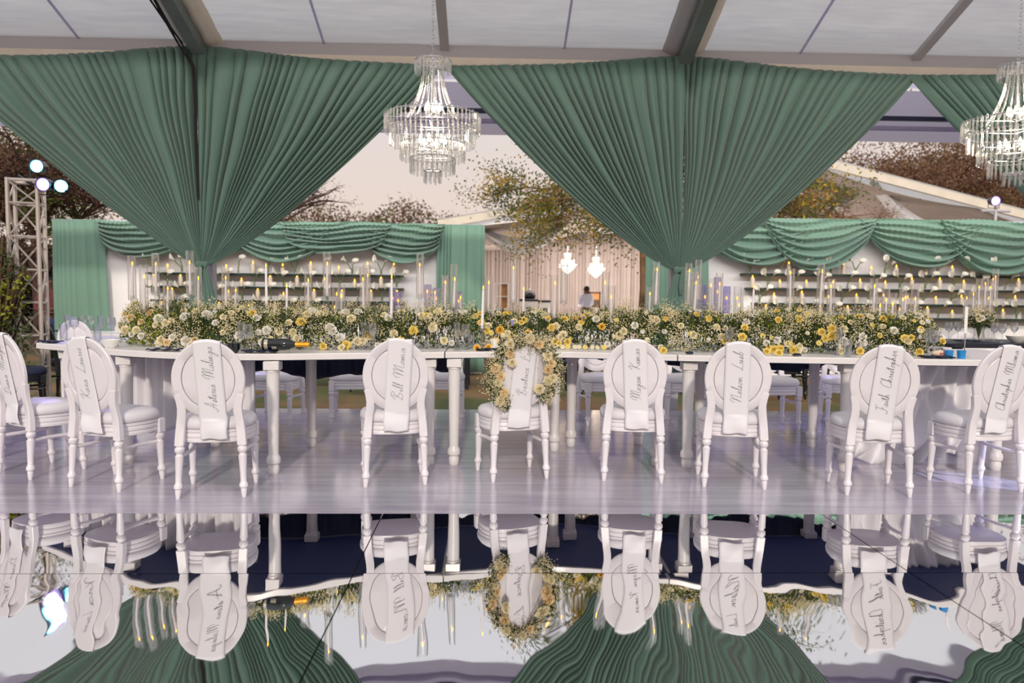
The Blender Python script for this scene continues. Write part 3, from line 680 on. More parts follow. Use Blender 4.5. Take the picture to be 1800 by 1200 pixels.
# loose roses on the table by the runner
for px, py, c, w_ in ((838, 609, 'orangep', 'beside the white cup'), (858, 607, 'orangep', 'against the white cup, under the wreath'), (1168, 613, 'yellowp', 'left of the small navy bundle'), (1348, 614, 'yellowp', 'at the runner right of centre'), (1374, 617, 'yellowp', 'lowest, before the right runner'), (600, 607, 'creamp', 'beside the tall cylinder left of centre')):
    p = at_z(px, py+3, .895); t = thing('loose_rose', f'small {"orange" if c == "orangep" else "pale yellow"} rose head on the table, '+w_, 'flower', (p.x, max(p.y, fys(p.x)+.1), .87))
    bloom('rose', c, t, (0, 0, .026), (R.uniform(-.3, .3), -.8, .6), 1.0)

# wreath on the chair
a5 = radians(17); wm = FRONT[5][0]; wl = V((wm[0]-sin(a5)*.185, wm[1]+cos(a5)*.185, 0))
t = thing('flower_wreath', 'wreath of cream carnations and babys breath around an oval chair back', 'wreath', wl, a5)
q = random.Random(55); gs = MB(); gb = MB(); gl = MB()
def wp(a, dr=0., dy=0.):
    z = .752+(.255+dr)*sin(a)*(1.0 if sin(a) > 0 else .92); return V(((.232+dr)*cos(a), back_y(max(.45, z))-.035+dy, z))
def wang(u): return radians(-52+u*(180+52+62))
for k in range(3000):
    u = q.random(); a = wang(u); th = q.uniform(0, 6.28); rr = q.gauss(0, .032)
    floret(gb, wp(a, rr+.006*sin(u*40), -abs(q.gauss(0, .02))), q.uniform(.0032, .006), q)
for k in range(900):
    a = wang(q.random()); leaf(gl, wp(a, q.gauss(0, .022), q.uniform(-.012, .012)), (q.uniform(-1, 1), q.uniform(-.8, .2), q.uniform(-1, 1)), q.uniform(.02, .05), q.uniform(.004, .009), q)
for k in range(160):
    a = wang(q.random()); p = wp(a); gs.tube([p, p+V((q.uniform(-.06, .06), -q.uniform(0, .04), q.uniform(-.06, .06)))], [.0016, .0008], 3, False)
stuff(gs.build('stems', M['stem'], t)); stuff(gl.build('foliage', M['leaf'], t, False)); stuff(gb.build('babys_breath', M['breath'], t, False))
for X, Y, c in ((310,165,'creamp'),(310,280,'peachp'),(345,380,'creamp'),(540,110,'creamp'),(660,165,'peachp'),(145,450,'peachp'),(215,540,'peachp'),(190,625,'creamp'),(275,745,'peachp'),(230,850,'creamp'),(780,310,'creamp'),(830,400,'peachp'),(805,480,'peachp'),(860,580,'creamp'),(805,620,'creamp'),(700,720,'creamp')):
    x = (840+X/6.67-917)/253.; z = 1.3-(580+Y/6.67-520)*5.05/1300
    bloom('carnation', c, t, (x, back_y(z)-.062, z), (q.uniform(-.4, .4), -1, q.uniform(-.2, .3)), q.uniform(.95, 1.2), q)
g = MB(); g.grid(lambda u, v: (.10+.10*u, back_y(.6+.33*v)-.034-.006*sin(u*40+v*8), .60+.33*v*(1-.5*u*u)), 30, 14); g.build('tulle', M['tulle'], t)

# ------------------------------------------------------------------ candle holders and tapers
def holder_proto(stem, tube=True):
    t = thing('glass_candle_holder', '', 'candle holder', (0, 0, 0)); r = .0315 if tube else .030
    g = MB(); g.lathe([(.042, 0), (.044, .004), (.040, .010), (.014, .014), (.001, .014)], (0, 0, 0), 20); g.build('base', M['glass'], t)
    g = MB(); g.lathe([(.011, .014), (.0105, stem-.02), (.016, stem-.006), (.03, stem)], (0, 0, 0), 14); g.build('stem', M['glass'], t)
    g = MB(); g.lathe([(.001, stem), (r, stem+.001), (r, stem+.006), (.014, stem+.008), (.014, stem+.034), (.0165, stem+.036), (.0165, stem+.012), (.012, stem+.010), (.001, stem+.010)], (0, 0, 0), 20); g.build('candle_cup', M['glass'], t)
    if tube:
        g = MB(); g.lathe([(r, stem+.002), (r, stem+.36), (r-.0025, stem+.36), (r-.0025, stem+.004)], (0, 0, 0), 24, caps=False); g.build('glass_cylinder', M['glass'], t)
    kids(t); return t
def taper_proto(h):
    t = thing('taper_candle', '', 'candle', (0, 0, 0))
    g = MB(); g.lathe([(.012, 0), (.0118, .01), (.0088, h-.012), (.007, h-.002), (.001, h)], (0, 0, 0), 12); g.build('wax', M['wax'], t)
    g = MB(); g.tube([(0, 0, h-.002), (.001, 0, h+.008)], .0012, 5); g.build('wick', M['wick'], t)
    g = MB(); g.lathe([(.001, h+.002), (.0045, h+.008), (.0055, h+.014), (.004, h+.022), (.001, h+.034)], (0, 0, 0), 10); g.build('flame', M['flame'], t)
    kids(t); return t
# x, top of glass y (or top of bare candle), flame y, distance
TUBES = [(231,445,461,6.15),(252,467,483,5.95),(273,448,463,6.45),(293.5,489,507,5.9),(333.5,443,462,6.05),(348,471,485,6.3),(396,466,485,6.05),(412,499,507,6.1),(541.5,479,494,6.2),(574.5,445,463,5.95),(590,500,514,6.3),(639,469,487,6.0),(645,462,480,6.4),(738.5,449,466,6.0),
 (752,500,512,6.5),(764,504,514,6.5),(782,484,498,6.5),(798,461,490,6.05),(809,512,519,6.4),(859,481,495,6.4),(903,456,472,6.15),(975,480,496,6.15),(992,460,475,6.5),(1065,481,497,6.3),(1075,504,520,6.05),(1142,503,516,6.55),(1154,458,471,6.1),(1211,462,476,6.3),(1222,481,497,6.0),(1228,459,486,6.5),(1250,491,498,6.5),(1265,484,499,6.35),
 (1297,504,520,5.95),(1391,468,481,6.2),(1444,460,477,6.1),(1462,489,501,6.3),(1537,486,500,6.05),(1558,511,525,6.3),(1591,513,522,6.3),(1609,502,526,6.0)]
BARE = [(468,469,5.95),(504,507,5.85),(688,491,5.9),(848,514,5.75),(920,514,6.4),(1323,512,6.5)]
allc = [(x, y, f, Yd, True) for x, y, f, Yd in TUBES]+[(x, y, y, Yd, False) for x, y, Yd in BARE]; allc.sort()
HP = {}; TP = {}
nt_ = nb_ = 0
for k, (x, y, fy_, Yd, tube) in enumerate(allc):
    top = at_Y(x, y, Yd); stem = round(max(.06, top.z-.87-(.36 if tube else .30))/.04)*.04; stem = max(.08, stem)
    ky = (stem, tube); first = ky not in HP
    if first: HP[ky] = holder_proto(stem, tube)
    if tube: nt_ += 1; lb = f'tall clear glass cylinder candle holder on the flower runner, {od(nt_)} from the left'
    else: nb_ += 1; lb = f'low clear glass taper holder without cylinder on the runner, {od(nb_)} from the left'
    base = V((top.x, Yd, .87)); gp = 'glass cylinder candle holders' if tube else 'open glass taper holders'
    zz = .87+.0
    lay(HP[ky], first, (base.x, base.y, zz), R.uniform(0, 3), label=lb, group=gp)
    h = (at_Y(x, fy_, Yd).z-.87-stem-.012)-.02 if tube else .30-.015
    h = round(min(.335, max(.18, h))/.03)*.03; f1 = h not in TP
    if f1: TP[h] = taper_proto(h)
    cl_ = f'white taper candle with amber flame inside the {od(nt_)} glass cylinder from the left' if tube else f'bare white taper candle with amber flame, {od(nb_)} from the left without glass'
    o = lay(TP[h], f1, (base.x, base.y, .87+stem+.0105), 0, label=cl_, group='taper candles on the flower runner')
    o.rotation_euler = (R.uniform(-.02, .02), R.uniform(-.02, .035), 0)

# ------------------------------------------------------------------ glassware and small things on the table
def wineglass():
    t = thing('wine_glass', '', 'glass'); g = MB(); g.lathe([(.034, 0), (.034, .002), (.006, .006), (.0035, .02), (.0035, .085), (.012, .097)], (0, 0, 0), 18); g.build('stem', M['stemware'], t)
    g = MB(); g.lathe([(.006, .094), (.026, .108), (.038, .135), (.039, .155), (.033, .20), (.0315, .20), (.037, .155), (.036, .135), (.024, .110)], (0, 0, 0), 22, caps=False); g.build('bowl', M['stemware'], t); kids(t); return t
def flute():
    t = thing('champagne_flute', '', 'glass'); g = MB(); g.lathe([(.030, 0), (.030, .002), (.006, .006), (.0035, .02), (.0035, .085), (.01, .095)], (0, 0, 0), 18); g.build('stem', M['stemware'], t)
    g = MB(); g.lathe([(.006, .093), (.018, .11), (.024, .15), (.027, .215), (.0255, .215), (.022, .15), (.016, .112)], (0, 0, 0), 20, caps=False); g.build('bowl', M['stemware'], t); kids(t); return t
def tumbler(mt='stemware', nm='tumbler'):
    t = thing(nm, '', 'glass'); g = MB(); g.lathe([(.001, .0), (.026, .0), (.028, .003), (.031, .135), (.0292, .135), (.026, .012), (.001, .010)], (0, 0, 0), 22, caps=False); g.build('body', M[mt], t); kids(t); return t
def put(items, mk, grp):
    pr = mk()
    for k, (px, py, lb) in enumerate(items):
        p = at_z(px, py, .87); lay(pr, k == 0, (p.x, max(p.y, fys(p.x)+.05), .8705), R.uniform(0, 6), label=lb, group=grp)
put([(131, 596, 'wine glass at the left end of the table beside a navy napkin'), (196, 598, 'round wine glass behind the white bowl on the left'), (311, 606, 'wine glass behind the white ribbed mug'), (436, 617, 'wine glass left of the champagne bottle'), (655, 614, 'wine glass behind the top of the chair left of the wreath'), (818, 614, 'wine glass in front of the runner, left of the wreathed chair'), (1281, 620, 'wine glass just above the second chair right of the wreath'), (1640, 626, 'wine glass at the right end beside the blue tumblers'), (1092, 611, 'wine glass showing above the chair directly right of the wreath')], wineglass, 'wine glasses on the table')
put([(120, 597, 'champagne flute beside the leftmost wine glass'), (178, 598, 'champagne flute left of the round wine glass'), (424, 616, 'champagne flute at the left of the champagne bottle'), (639, 614, 'champagne flute left of the wine glass near the centre left'), (803, 615, 'champagne flute at the join of left and middle table'), (1263, 617, 'champagne flute above the second chair right of the wreath'), (1474, 624, 'champagne flute beside a small white candle on the right'), (1630, 627, 'champagne flute rising behind the left blue tumbler')], flute, 'champagne flutes on the table')
put([(112, 597, 'straight clear tumbler at the far left of the table'), (172, 600, 'straight clear tumbler left of the white bowl'), (291, 610, 'straight clear tumbler in front of the leftmost flowers'), (452, 606, 'straight clear tumbler behind the champagne bottle'), (1489, 627, 'straight clear tumbler with white candle behind it on the right'), (828, 613, 'straight clear tumbler beside the wine glass left of the wreathed chair')], tumbler, 'clear tumblers on the table')
for px, py, lb in ((1632, 625, 'bright blue tumbler at the right end, left of the pair'), (1652, 625, 'bright blue tumbler at the right end, right of the pair')):
    p = at_z(px, py, .87); t = thing('blue_tumbler', lb, 'glass', (p.x, fys(p.x)+.09, .8705), 0, 'blue tumblers')
    g = MB(); g.lathe([(.001, 0), (.027, 0), (.031, .060), (.029, .060), (.025, .006), (.001, .006)], (0, 0, 0), 20, caps=False); g.build('body', M['blueglass'], t)
def bowl(name, r, h, m, lb, px, py, cat):
    p = at_z(px, py, .87); t = thing(name, lb, cat, (p.x, fys(p.x)+.02+r, .8705)); g = MB()
    g.lathe([(.001, 0), (r*.55, 0), (r*.6, .006), (r*.85, h*.4), (r, h), (r*.96, h), (r*.8, h*.4), (r*.5, .012), (.001, .012)], (0, 0, 0), 28, caps=False); g.build('body', M[m], t)
bowl('bowl', .068, .062, 'porcelain', 'white porcelain bowl at the left of the table', 231, 606, 'bowl')
bowl('bowl', .05, .07, 'bottle', 'dark round bowl left of the champagne bottle', 443, 613, 'bowl')
def cup(lb, px, py):
    p = at_z(px, py, .87); t = thing('ribbed_cup', lb, 'cup', (p.x, max(p.y, fys(p.x)+.07), .8705)); g = MB(); n = 32; rings = []
    for r, z in ((.001, 0), (.028, 0), (.031, .004), (.038, .08), (.0365, .08), (.029, .008), (.001, .006)):
        rings.append([(r*(1+.05*(k % 2))*cos(2*pi*k/n), r*(1+.05*(k % 2))*sin(2*pi*k/n), z) for k in range(n)])
    g.loft(rings); g.build('body', M['porcelain'], t)
cup('white ribbed cup beside a folded navy napkin on the left', 318, 608); cup('white ribbed cup left of the wreathed chair top', 869, 612)
for px, py, lb in ((1477, 623, 'small white pillar candle between glasses on the right, left one'), (1494, 621, 'small white pillar candle behind a tumbler on the right')):
    p = at_z(px, py, .87); t = thing('pillar_candle', lb, 'candle', (p.x, max(p.y, fys(p.x)+.08)+.03, .8705), 0, 'small white candles on the table'); g = MB(); g.lathe([(.022, 0), (.023, .003), (.023, .085), (.020, .088), (.001, .086)], (0, 0, 0), 18); g.build('wax', M['wax'], t)
    g = MB(); g.tube([(0, 0, .085), (0, 0, .094)], .001, 5); g.build('wick', M['wick'], t)
def napkin(lb, px, py, L=.22, W=.10, rz=0.):
    p = at_z(px, py, .87); g = MB(); s_ = R.uniform(0, 9)
    g.grid(lambda u, v: ((u-.5)*L, (v-.5)*W, .010+.008*abs(sin(u*9+s_))*abs(sin(v*4+s_))+.004*sin(u*17+v*5)), 24, 12)
    o = g.build('napkin', M['navy'], thick=.006); o.location = (p.x, fys(p.x)+.035+W/2, .8705); o.rotation_euler.z = rz; tag(o, lb, 'napkin', 'navy napkins on the table')
for a in (('folded navy napkin at the left end corner of the table', 104, 601, .19, .10, -.5), ('folded navy napkin right of the second chair, by the bowl', 206, 608, .14, .10, -.3), ('folded navy napkin in front of the ribbed cup on the left', 294, 616, .23, .09, 0), ('folded navy napkin under the champagne bottle', 474, 616, .24, .10, 0),
          ('folded navy napkin under the cup left of the wreathed chair', 856, 613, .17, .09, .1), ('small navy napkin bundle right of the chair after the wreath', 1161, 608, .05, .05, 0), ('small navy napkin bundle above the second chair right of the wreath', 1349, 616, .05, .05, 0), ('navy napkin beside the small white candles on the right', 1504, 622, .07, .08, 0), ('folded navy napkin in front of the blue tumblers', 1640, 629, .24, .09, 0)): napkin(*a)
# champagne bottle lying on its napkin
p = at_z(470, 611, .87); t = thing('champagne_bottle', 'dark champagne bottle with orange foil neck lying on the table', 'bottle', (-1.62, fys(-1.62)+.085, .8705+.062), .02)
g = MB(); g.lathe([(.001, .006), (.03, .0), (.041, .004), (.043, .012), (.043, .16), (.038, .19), (.026, .215), (.019, .235)], (0, 0, 0), 26, 'x'); g.build('body', M['bottle'], t)
g = MB(); g.lathe([(.0195, .225), (.0175, .25), (.0165, .30), (.0185, .302), (.0185, .325), (.016, .333), (.001, .334)], (0, 0, 0), 22, 'x'); g.build('foil_neck', M['foil'], t)
g = MB(); g.loft([[(x, -.0437*cos(a), .0437*sin(a)) for a in [(-1.0+2.0*k/12) for k in range(13)]] for x in (.022, .047)], closed=False); g.build('side_label', M['label'], t)
g = MB(); g.loft([[(x, -.0437*cos(a), .0437*sin(a)) for a in [(-.9+.6*k/6) for k in range(7)]] for x in (.075, .11)], closed=False); g.build('back_label', M['label'], t)
# snack packet by the blue tumblers
p = at_z(1604, 622, .87); t = thing('snack_packet', 'small crumpled beige packet with red print left of the blue tumblers', 'packet', (p.x, fys(p.x)+.13, .875))
g = MB(); g.loft([[(x, y*s_, z*s_+.028) for y, z in [(.03*cos(2*pi*k/12), .026*sin(2*pi*k/12)) for k in range(12)]] for x, s_ in ((-.07, .25), (-.055, .8), (-.02, 1.05), (.02, .95), (.05, .8), (.068, .25))], True); g.build('wrapper', M['paper'], t)
g = MB(); g.box((-.03, -.034, .03), (.005, -.0315, .036)); g.box((-.028, -.0335, .020), (.012, -.031, .024)); g.build('red_print', M['red'], t)
# acrylic table number stand
p = at_z(1654, 622, .87); t = thing('table_number_stand', 'tall slim white card stand beside the blue tumblers', 'sign', (p.x, fys(p.x)+.24, .8705)); g = MB(); g.lathe([(.03, 0), (.03, .004), (.004, .008), (.004, .18)], (0, 0, 0), 12); g.build('stand', M['chrome'], t)
g = MB(); g.box((-.012, -.0015, .18), (.012, .0015, .38)); g.build('card', M['porcelain'], t)

# ------------------------------------------------------------------ chandeliers
def chandelier(cx, cyy, zt, label):
    t = thing('chandelier', label, 'chandelier', (cx, cyy, zt), 0, 'crystal chandeliers'); q = random.Random(int(cx*100)+5)
    def prism(h, w_): g = MB(); g.lathe([(.001, 0), (w_*.6, -.004), (w_, -.012), (w_, -h+.012), (w_*.5, -h), (.001, -h)], (0, 0, 0), 6, caps=False); return g.mesh('crystal_prism', M['crystal'], False)
    tiers = [(.140, -.01, .115, 28), (.378, -.445, .150, 58), (.335, -.545, .150, 50), (.255, -.66, .145, 38), (.175, -.77, .14, 26), (.065, -.87, .115, 10)]
    g = MB()
    for r, z, h, n in tiers:
        g.tube([(r*cos(2*pi*k/48), r*sin(2*pi*k/48), z) for k in range(49)], .0045, 5, False)
        for k in range(4): a = pi*k/2; g.tube([(r*cos(a), r*sin(a), z), (0, 0, z)], .003, 4)
    g.tube([(0, 0, .0), (0, 0, -.88)], .008, 8); g.tube([(.085*cos(2*pi*k/32), .085*sin(2*pi*k/32), -.02) for k in range(33)], .004, 5, False); g.build('frame', M['chrome'], t)
    cnt = 0; rest = MB()
    for ti in (1, 2, 0, 3, 4, 5):
        r, z, h, n = tiers[ti]; pm = prism(h, .0082)
        for k in range(n):
            a = 2*pi*k/n; p = V((r*cos(a), r*sin(a), z+.012+(.006 if k % 2 else 0)))
            if cnt < 98 and (sin(a) < .25 or ti in (0, 4, 5)):
                o = bpy.data.objects.new('crystal_prism', pm); col.objects.link(o); o.parent = t; o.location = p; o.rotation_euler.z = q.uniform(0, 1); cnt += 1
            else:
                rest.lathe([(.001, 0), (.005, -.004), (.0082, -.012), (.0082, -h+.012), (.004, -h), (.001, -h)], p, 6, caps=False)
    stuff(rest.build('remaining_prisms', M['crystal'], t, False))
    for k in range(18):                                     # bead strands from crown to the wide tier
        a = 2*pi*k/18; g = MB()
        for j in range(27):
            v = j/26; r = .075+.115*v**2.2+.015*v; z = -.03-.43*v
            s_ = .0078+.002*v; g.lathe([(.0005, -s_), (s_, 0), (.0005, s_)], (r*cos(a), r*sin(a), z), 6, caps=False)
        g.build('bead_strand', M['crystal'], t, False)
    for zz, rr, n in ((-.40, .055, 5), (-.66, .10, 6)):
        for k in range(n):
            a = 2*pi*k/n+.3; g = MB(); g.lathe([(.004, 0), (.012, .008), (.015, .028), (.009, .052), (.002, .070)], (rr*cos(a), rr*sin(a), zz), 10); b_ = g.build('bulb', M['bulb'], t)
            g = MB(); g.lathe([(.010, -.04), (.010, 0), (.013, .002)], (rr*cos(a), rr*sin(a), zz), 8); g.tube([(rr*cos(a), rr*sin(a), zz-.035), (0, 0, zz-.05)], .004, 5); g.build('socket', M['chrome'], b_)
    g = MB()
    for k in range(30):
        z = .02+k*.032; c = [(.009*cos(2*pi*j/8)*(1 if k % 2 else 0), .009*cos(2*pi*j/8)*(0 if k % 2 else 1), z+.020*sin(2*pi*j/8)) for j in range(9)]; g.tube(c, .0026, 4, False)
    g.tube([(0, 0, 0), (0, 0, .02)], .012, 8); g.tube([(0, 0, .96), (0, 0, roofz(cyy)+.05-zt)], .004, 5); g.build('chain', M['chrome'], t)
    for zz in (-.33, -.58):
        ld = bpy.data.lights.new('chandelier_glow', 'POINT'); ld.energy = 9; ld.color = (1, .86, .66); ld.shadow_soft_size = .08
        lo = bpy.data.objects.new('chandelier_glow', ld); col.objects.link(lo); lo.location = (cx, cyy, zt+zz)
c1 = at_Y(761, 105, 6.0); chandelier(c1.x, 6.0, c1.z, 'lit crystal chandelier hanging left of centre between the two drapes')
c2 = at_Y(1790, 115, 6.0); chandelier(c2.x, 6.0, c2.z, 'lit crystal chandelier cut off by the right edge')

# ------------------------------------------------------------------ backdrops with shelves (13 m away)
BY = 13.0
def X_at(px, py=450, Y=BY): return at_Y(px, py, Y).x
def pleats(name, x0, x1, z0, z1, y, parent, m, seed=0, n=12, taper=0., loc=(0, 0)):
    g = MB()
    def fn(u, v):
        xx = x0+(x1-x0)*u+taper*v*(1 if taper > 0 else 1)*(u); return (xx-loc[0], y-.03*fold(u+.01*sin(v*3), n, seed)-.01*sin(v*4)-loc[1], z1+(z0-z1)*v)
    g.grid(fn, n*14, 12); return g.build(name, m, parent, thick=.003)
def swag(x0, x1, zt, a, b, y, seed, loc, parent, hang=None):
    g = MB(); nf = 6
    def fn(u, v):
        x = x0+(x1-x0)*u; s_ = sin(pi*u)**.75
        gather = 1-.12*v*(1-s_)
        x = (x0+x1)/2+(x-(x0+x1)/2)*gather
        D = a+b*s_
        z = zt-.02*abs(sin(u*70))*(1-v) - D*(v**(1.0)) - .05*nz(u*2, v*3, seed)*s_
        dy = .062*sin(2*pi*nf*(v+.10*sin(pi*u*1.0+seed)+.05*nz(u*3, v*2, seed))) * min(1, v*3+.25) + .006*sin(2*pi*14*v+5*u+seed)
        return (x-loc[0], y-.06-.10*s_*v-dy-loc[1], z)
    g.grid(fn, 90, 110); return g.build('swag', M['green2'], parent, thick=.003)
def backdrop(x0, x1, xl, xr, zt, swags, label, lcol, rcol):
    lx = (x0+x1)/2; t = thing('draped_backdrop', label, 'backdrop', (lx, BY, -.1)); L = (lx, BY)
    def dn(o):
        o.location.z = .1; return o
    g = MB(); g.box((x0+.05-lx, .06, 0), (x1-.05-lx, .12, zt+.05), .01); g.build('panel', M['wallpaper'], t)
    g = MB(); g.tube([(x0-lx, .04, zt+.09), (x1-lx, .04, zt+.09)], .025, 8); g.build('top_rail', M['alu'], t)
    if lcol: dn(pleats('side_drape', x0, xl, -.05, zt, BY-.09, t, M['green2'], 1, 9, .10, L))
    if rcol: dn(pleats('side_drape', xr, x1, -.05, zt, BY-.09, t, M['green2'], 5, 9, 0, L))
    for k, (a_, b_, da, db, off) in enumerate(swags): dn(swag(a_, b_, zt+.01, da, db, BY-.08-off, k*2.1+x0, L, t))
    return t
ZT1 = at_Y(475, 391, BY).z; ZT2 = at_Y(1480, 386, BY).z
xa = [X_at(p) for p in (185, 300, 430, 580, 640, 775)]
backdrop(X_at(98), X_at(852), X_at(188), X_at(768), ZT1, [(X_at(178), X_at(345), .34, .34, 0), (X_at(300), X_at(450), .40, .22, .05), (X_at(405), X_at(590), .30, .42, .02), (X_at(500), X_at(690), .34, .20, .06), (X_at(640), X_at(782), .36, .34, .01)],
         'left sage draped backdrop wall with candle shelves', True, True)
backdrop(X_at(1133), X_at(2120), X_at(1240), X_at(2000), ZT2, [(X_at(1225), X_at(1420), .40, .46, 0), (X_at(1330), X_at(1530), .24, .68, .05), (X_at(1500), X_at(1715), .22, .64, .02), (X_at(1640), X_at(1850), .42, .55, .06), (X_at(1800), X_at(2010), .3, .6, .03)],
         'right sage draped backdrop wall with candle shelves', True, False)
def pillar_proto(h):
    t = thing('pillar_candle', '', 'candle'); g = MB(); g.lathe([(.034, 0), (.036, .003), (.036, h-.004), (.032, h), (.001, h-.004)], (0, 0, 0), 14); g.build('wax', M['ivory'], t)
    g = MB(); g.lathe([(.001, h), (.012, h+.008), (.014, h+.018), (.009, h+.034), (.001, h+.052)], (0, 0, 0), 8); g.build('flame', M['flame'], t); kids(t); return t
def lily_proto(seed, two):
    q = random.Random(seed); t = thing('calla_lily_vase', '', 'vase'); g = MB(); g.lathe([(.001, 0), (.022, 0), (.024, .004), (.020, .10), (.022, .12), (.019, .12), (.017, .10), (.018, .01)], (0, 0, 0), 12, caps=False); g.build('glass_vase', M['glass'], t)
    for s in ((-1, 1) if two else (1,)):
        e_ = V((s*q.uniform(.03, .08), -.11, q.uniform(.17, .22))); g = MB(); g.tube([(0, 0, .01), (e_.x*.25, -.015, .10), (e_.x*.7, -.07, e_.z*.75), e_], .008, 6); so_ = g.build('stem', M['lilystem'], t)
        g = MB(); n = 16; d = V((s*.6, -.35, .7)).normalized(); a_ = d.orthogonal().normalized(); b_ = d.cross(a_); rings = []
        for v in range(6):
            f = v/5; r = .009+.040*f**1.4; rings.append([e_+d*(.10*f+.035*f*cos(2*pi*k/n))+(a_*cos(2*pi*k/n)+b_*sin(2*pi*k/n))*r for k in range(n)])
        g.loft(rings); g.tube([e_+d*.02, e_+d*.085], [.006, .004], 6); g.build('bloom', M['lilyp'], t, thick=.002)
    kids(t); return t
PP = [pillar_proto(h) for h in (.13, .17, .10)]; LP = [lily_proto(1, False), lily_proto(2, True), lily_proto(5, True)]
usedP = [False]*3; usedL = [False]*3
RN = ['top', 'second', 'third', 'lowest']; q = random.Random(12)
def shelves(pxa, pxb, pys, n, side):
    for si, (py, (a_, b_)) in enumerate(zip(pys, zip(pxa, pxb))):
        x0, x1 = X_at(a_, py), X_at(b_, py); z = at_Y((a_+min(b_, 1800))/2, py, BY).z
        g = MB(); g.box((x0, BY-.15, z-.035), (x1, BY+.055, z), .004); o = g.build('wall_shelf', M['shelfgreen'])
        tag(o, f'long dark green candle shelf, {RN[si] if si else "topmost"} on the {side} backdrop' if si != 3 else f'long dark green candle shelf, lowest on the {side} backdrop', 'shelf', f'shelves on the {side} backdrop')
        m_ = int((x1-x0)/.235); ci = li = 0
        for k in range(m_):
            x = x0+(x1-x0)*(k+.5)/m_+q.uniform(-.035, .035)
            if (k+si) % 2:
                ci += 1; j = q.choice((0, 1, 2, 1)); lay(PP[j], not usedP[j], (x, BY-.085+q.uniform(-.02, .01), z), q.uniform(0, 6), label=f'ivory pillar candle, {od(ci)} from the left on the {RN[si]} shelf of the {side} backdrop', group=f'pillar candles on the {side} backdrop'); usedP[j] = True
            else:
                li += 1; j = q.choice((0, 1, 2)); lay(LP[j], not usedL[j], (x, BY-.085+q.uniform(-.02, .01), z), q.uniform(-.4, .4), label=f'calla lily vase, {od(li)} from the left on the {RN[si]} shelf of the {side} backdrop', group=f'calla lily vases on the {side} backdrop'); usedL[j] = True
shelves((262, 262, 270, 280), (709, 710, 712, 600), (481, 504, 528, 550), 0, 'left')
shelves((1302, 1310, 1322, 1330), (1930, 1930, 1930, 1930), (483, 508, 534, 558), 0, 'right')

# ------------------------------------------------------------------ far tent behind
FY0 = 21.0
ap = at_Y(1440, 284, FY0); le = at_Y(770, 394, FY0); re_ = at_Y(2000, 430, FY0)
for a_, b_, n_ in ((le, ap, 'left'), (ap, re_, 'right')):
    g = MB(); g.bar(a_, b_, .12, .22); struct(g.build('beam', M['beige']))
    g = MB()
    def cf(u, v, a_=a_, b_=b_):
        p = V(a_).lerp(V(b_), u); sg = .55*sin(pi*((u*2) % 1))*.6+.25*sin(pi*v)
        return (p.x, FY0+.1+9*v, p.z-.12-sg*(.3+.7*sin(pi*v*.5+.3))-.02*sin(v*60))
    g.grid(cf, 60, 60); struct(g.build('ceiling', M['cream'], thick=.004))
    g = MB(); g.grid(lambda u, v, a_=a_, b_=b_: ((V(a_).lerp(V(b_), u)).x, FY0-.1+9.5*v, V(a_).lerp(V(b_), u).z+.14), 8, 4); struct(g.build('ceiling', M['canvasroof'], thick=.004))
def bw(u, v): return (le.x-.5+(re_.x-le.x+1)*u, 29.6-.10*fold(u, 150, 3), -.1+3.9*(1-v))
g = MB(); g.grid(bw, 1500, 4); struct(g.build('wall_back', M['cream'], thick=.004))
g = MB(); g.box((le.x-1, FY0-.3, -.11), (re_.x+1, 30, -.07)); struct(g.build('floor', M['cream']))
# swags of white voile between far tent beams
for k, (pa, pb, sg, lb) in enumerate(((at_Y(1395, 300, 22.5), at_Y(1540, 318, 21.5), .75, 'white voile swag under the gable of the far tent, left one'), (at_Y(1535, 316, 21.6), at_Y(1770, 384, 21.3), .9, 'white voile swag under the gable of the far tent, right one'), (at_Y(840, 395, 22), at_Y(985, 398, 24), .55, 'white voile swag at the left eave of the far tent'))):
    g = MB(); g.grid(lambda u, v: (pa.x+(pb.x-pa.x)*u, pa.y+.25*sin(v*7), pa.z+(pb.z-pa.z)*u-sg*sin(pi*u)*(.8+.5*v)-.18*v+.03*sin(v*30)), 40, 16)
    tag(g.build('voile_swag', M['sash'], thick=.004), lb, 'drape', 'voile swags in the far tent')
# far small chandeliers
for k, (px, py, lb) in enumerate(((998, 445, 'small glowing chandelier in the far tent, left one'), (1048, 452, 'small glowing chandelier in the far tent, right one'))):
    p = at_Y(px, py, 25); t = thing('chandelier', lb, 'chandelier', p, 0, 'small chandeliers in the far tent')
    g = MB(); g.lathe([(.12, 0), (.14, -.02), (.09, -.22), (.16, -.34), (.36, -.38), (.34, -.44), (.22, -.56), (.08, -.66), (.01, -.70)], (0, 0, 0), 20, caps=False); g.build('crystal_body', M['crystal'], t, ang=.2)
    g = MB(); g.tube([(0, 0, 0), (0, 0, 1.5)], .012, 5); g.tube([(.36*cos(j), .36*sin(j), -.39) for j in [2*pi*i/24 for i in range(25)]], .012, 5); g.build('frame', M['chrome'], t)
    for j in range(5):
        a = 2*pi*j/5; g = MB(); g.lathe([(.01, -.03), (.035, 0), (.02, .06), (.003, .09)], (.2*cos(a), .2*sin(a), -.30), 8); g.build('bulb', M['bulb'], t)
    g = MB(); g.lathe([(.01, -.04), (.045, 0), (.04, .05), (.003, .09)], (0, 0, -.12), 8); g.build('bulb', M['bulb'], t)
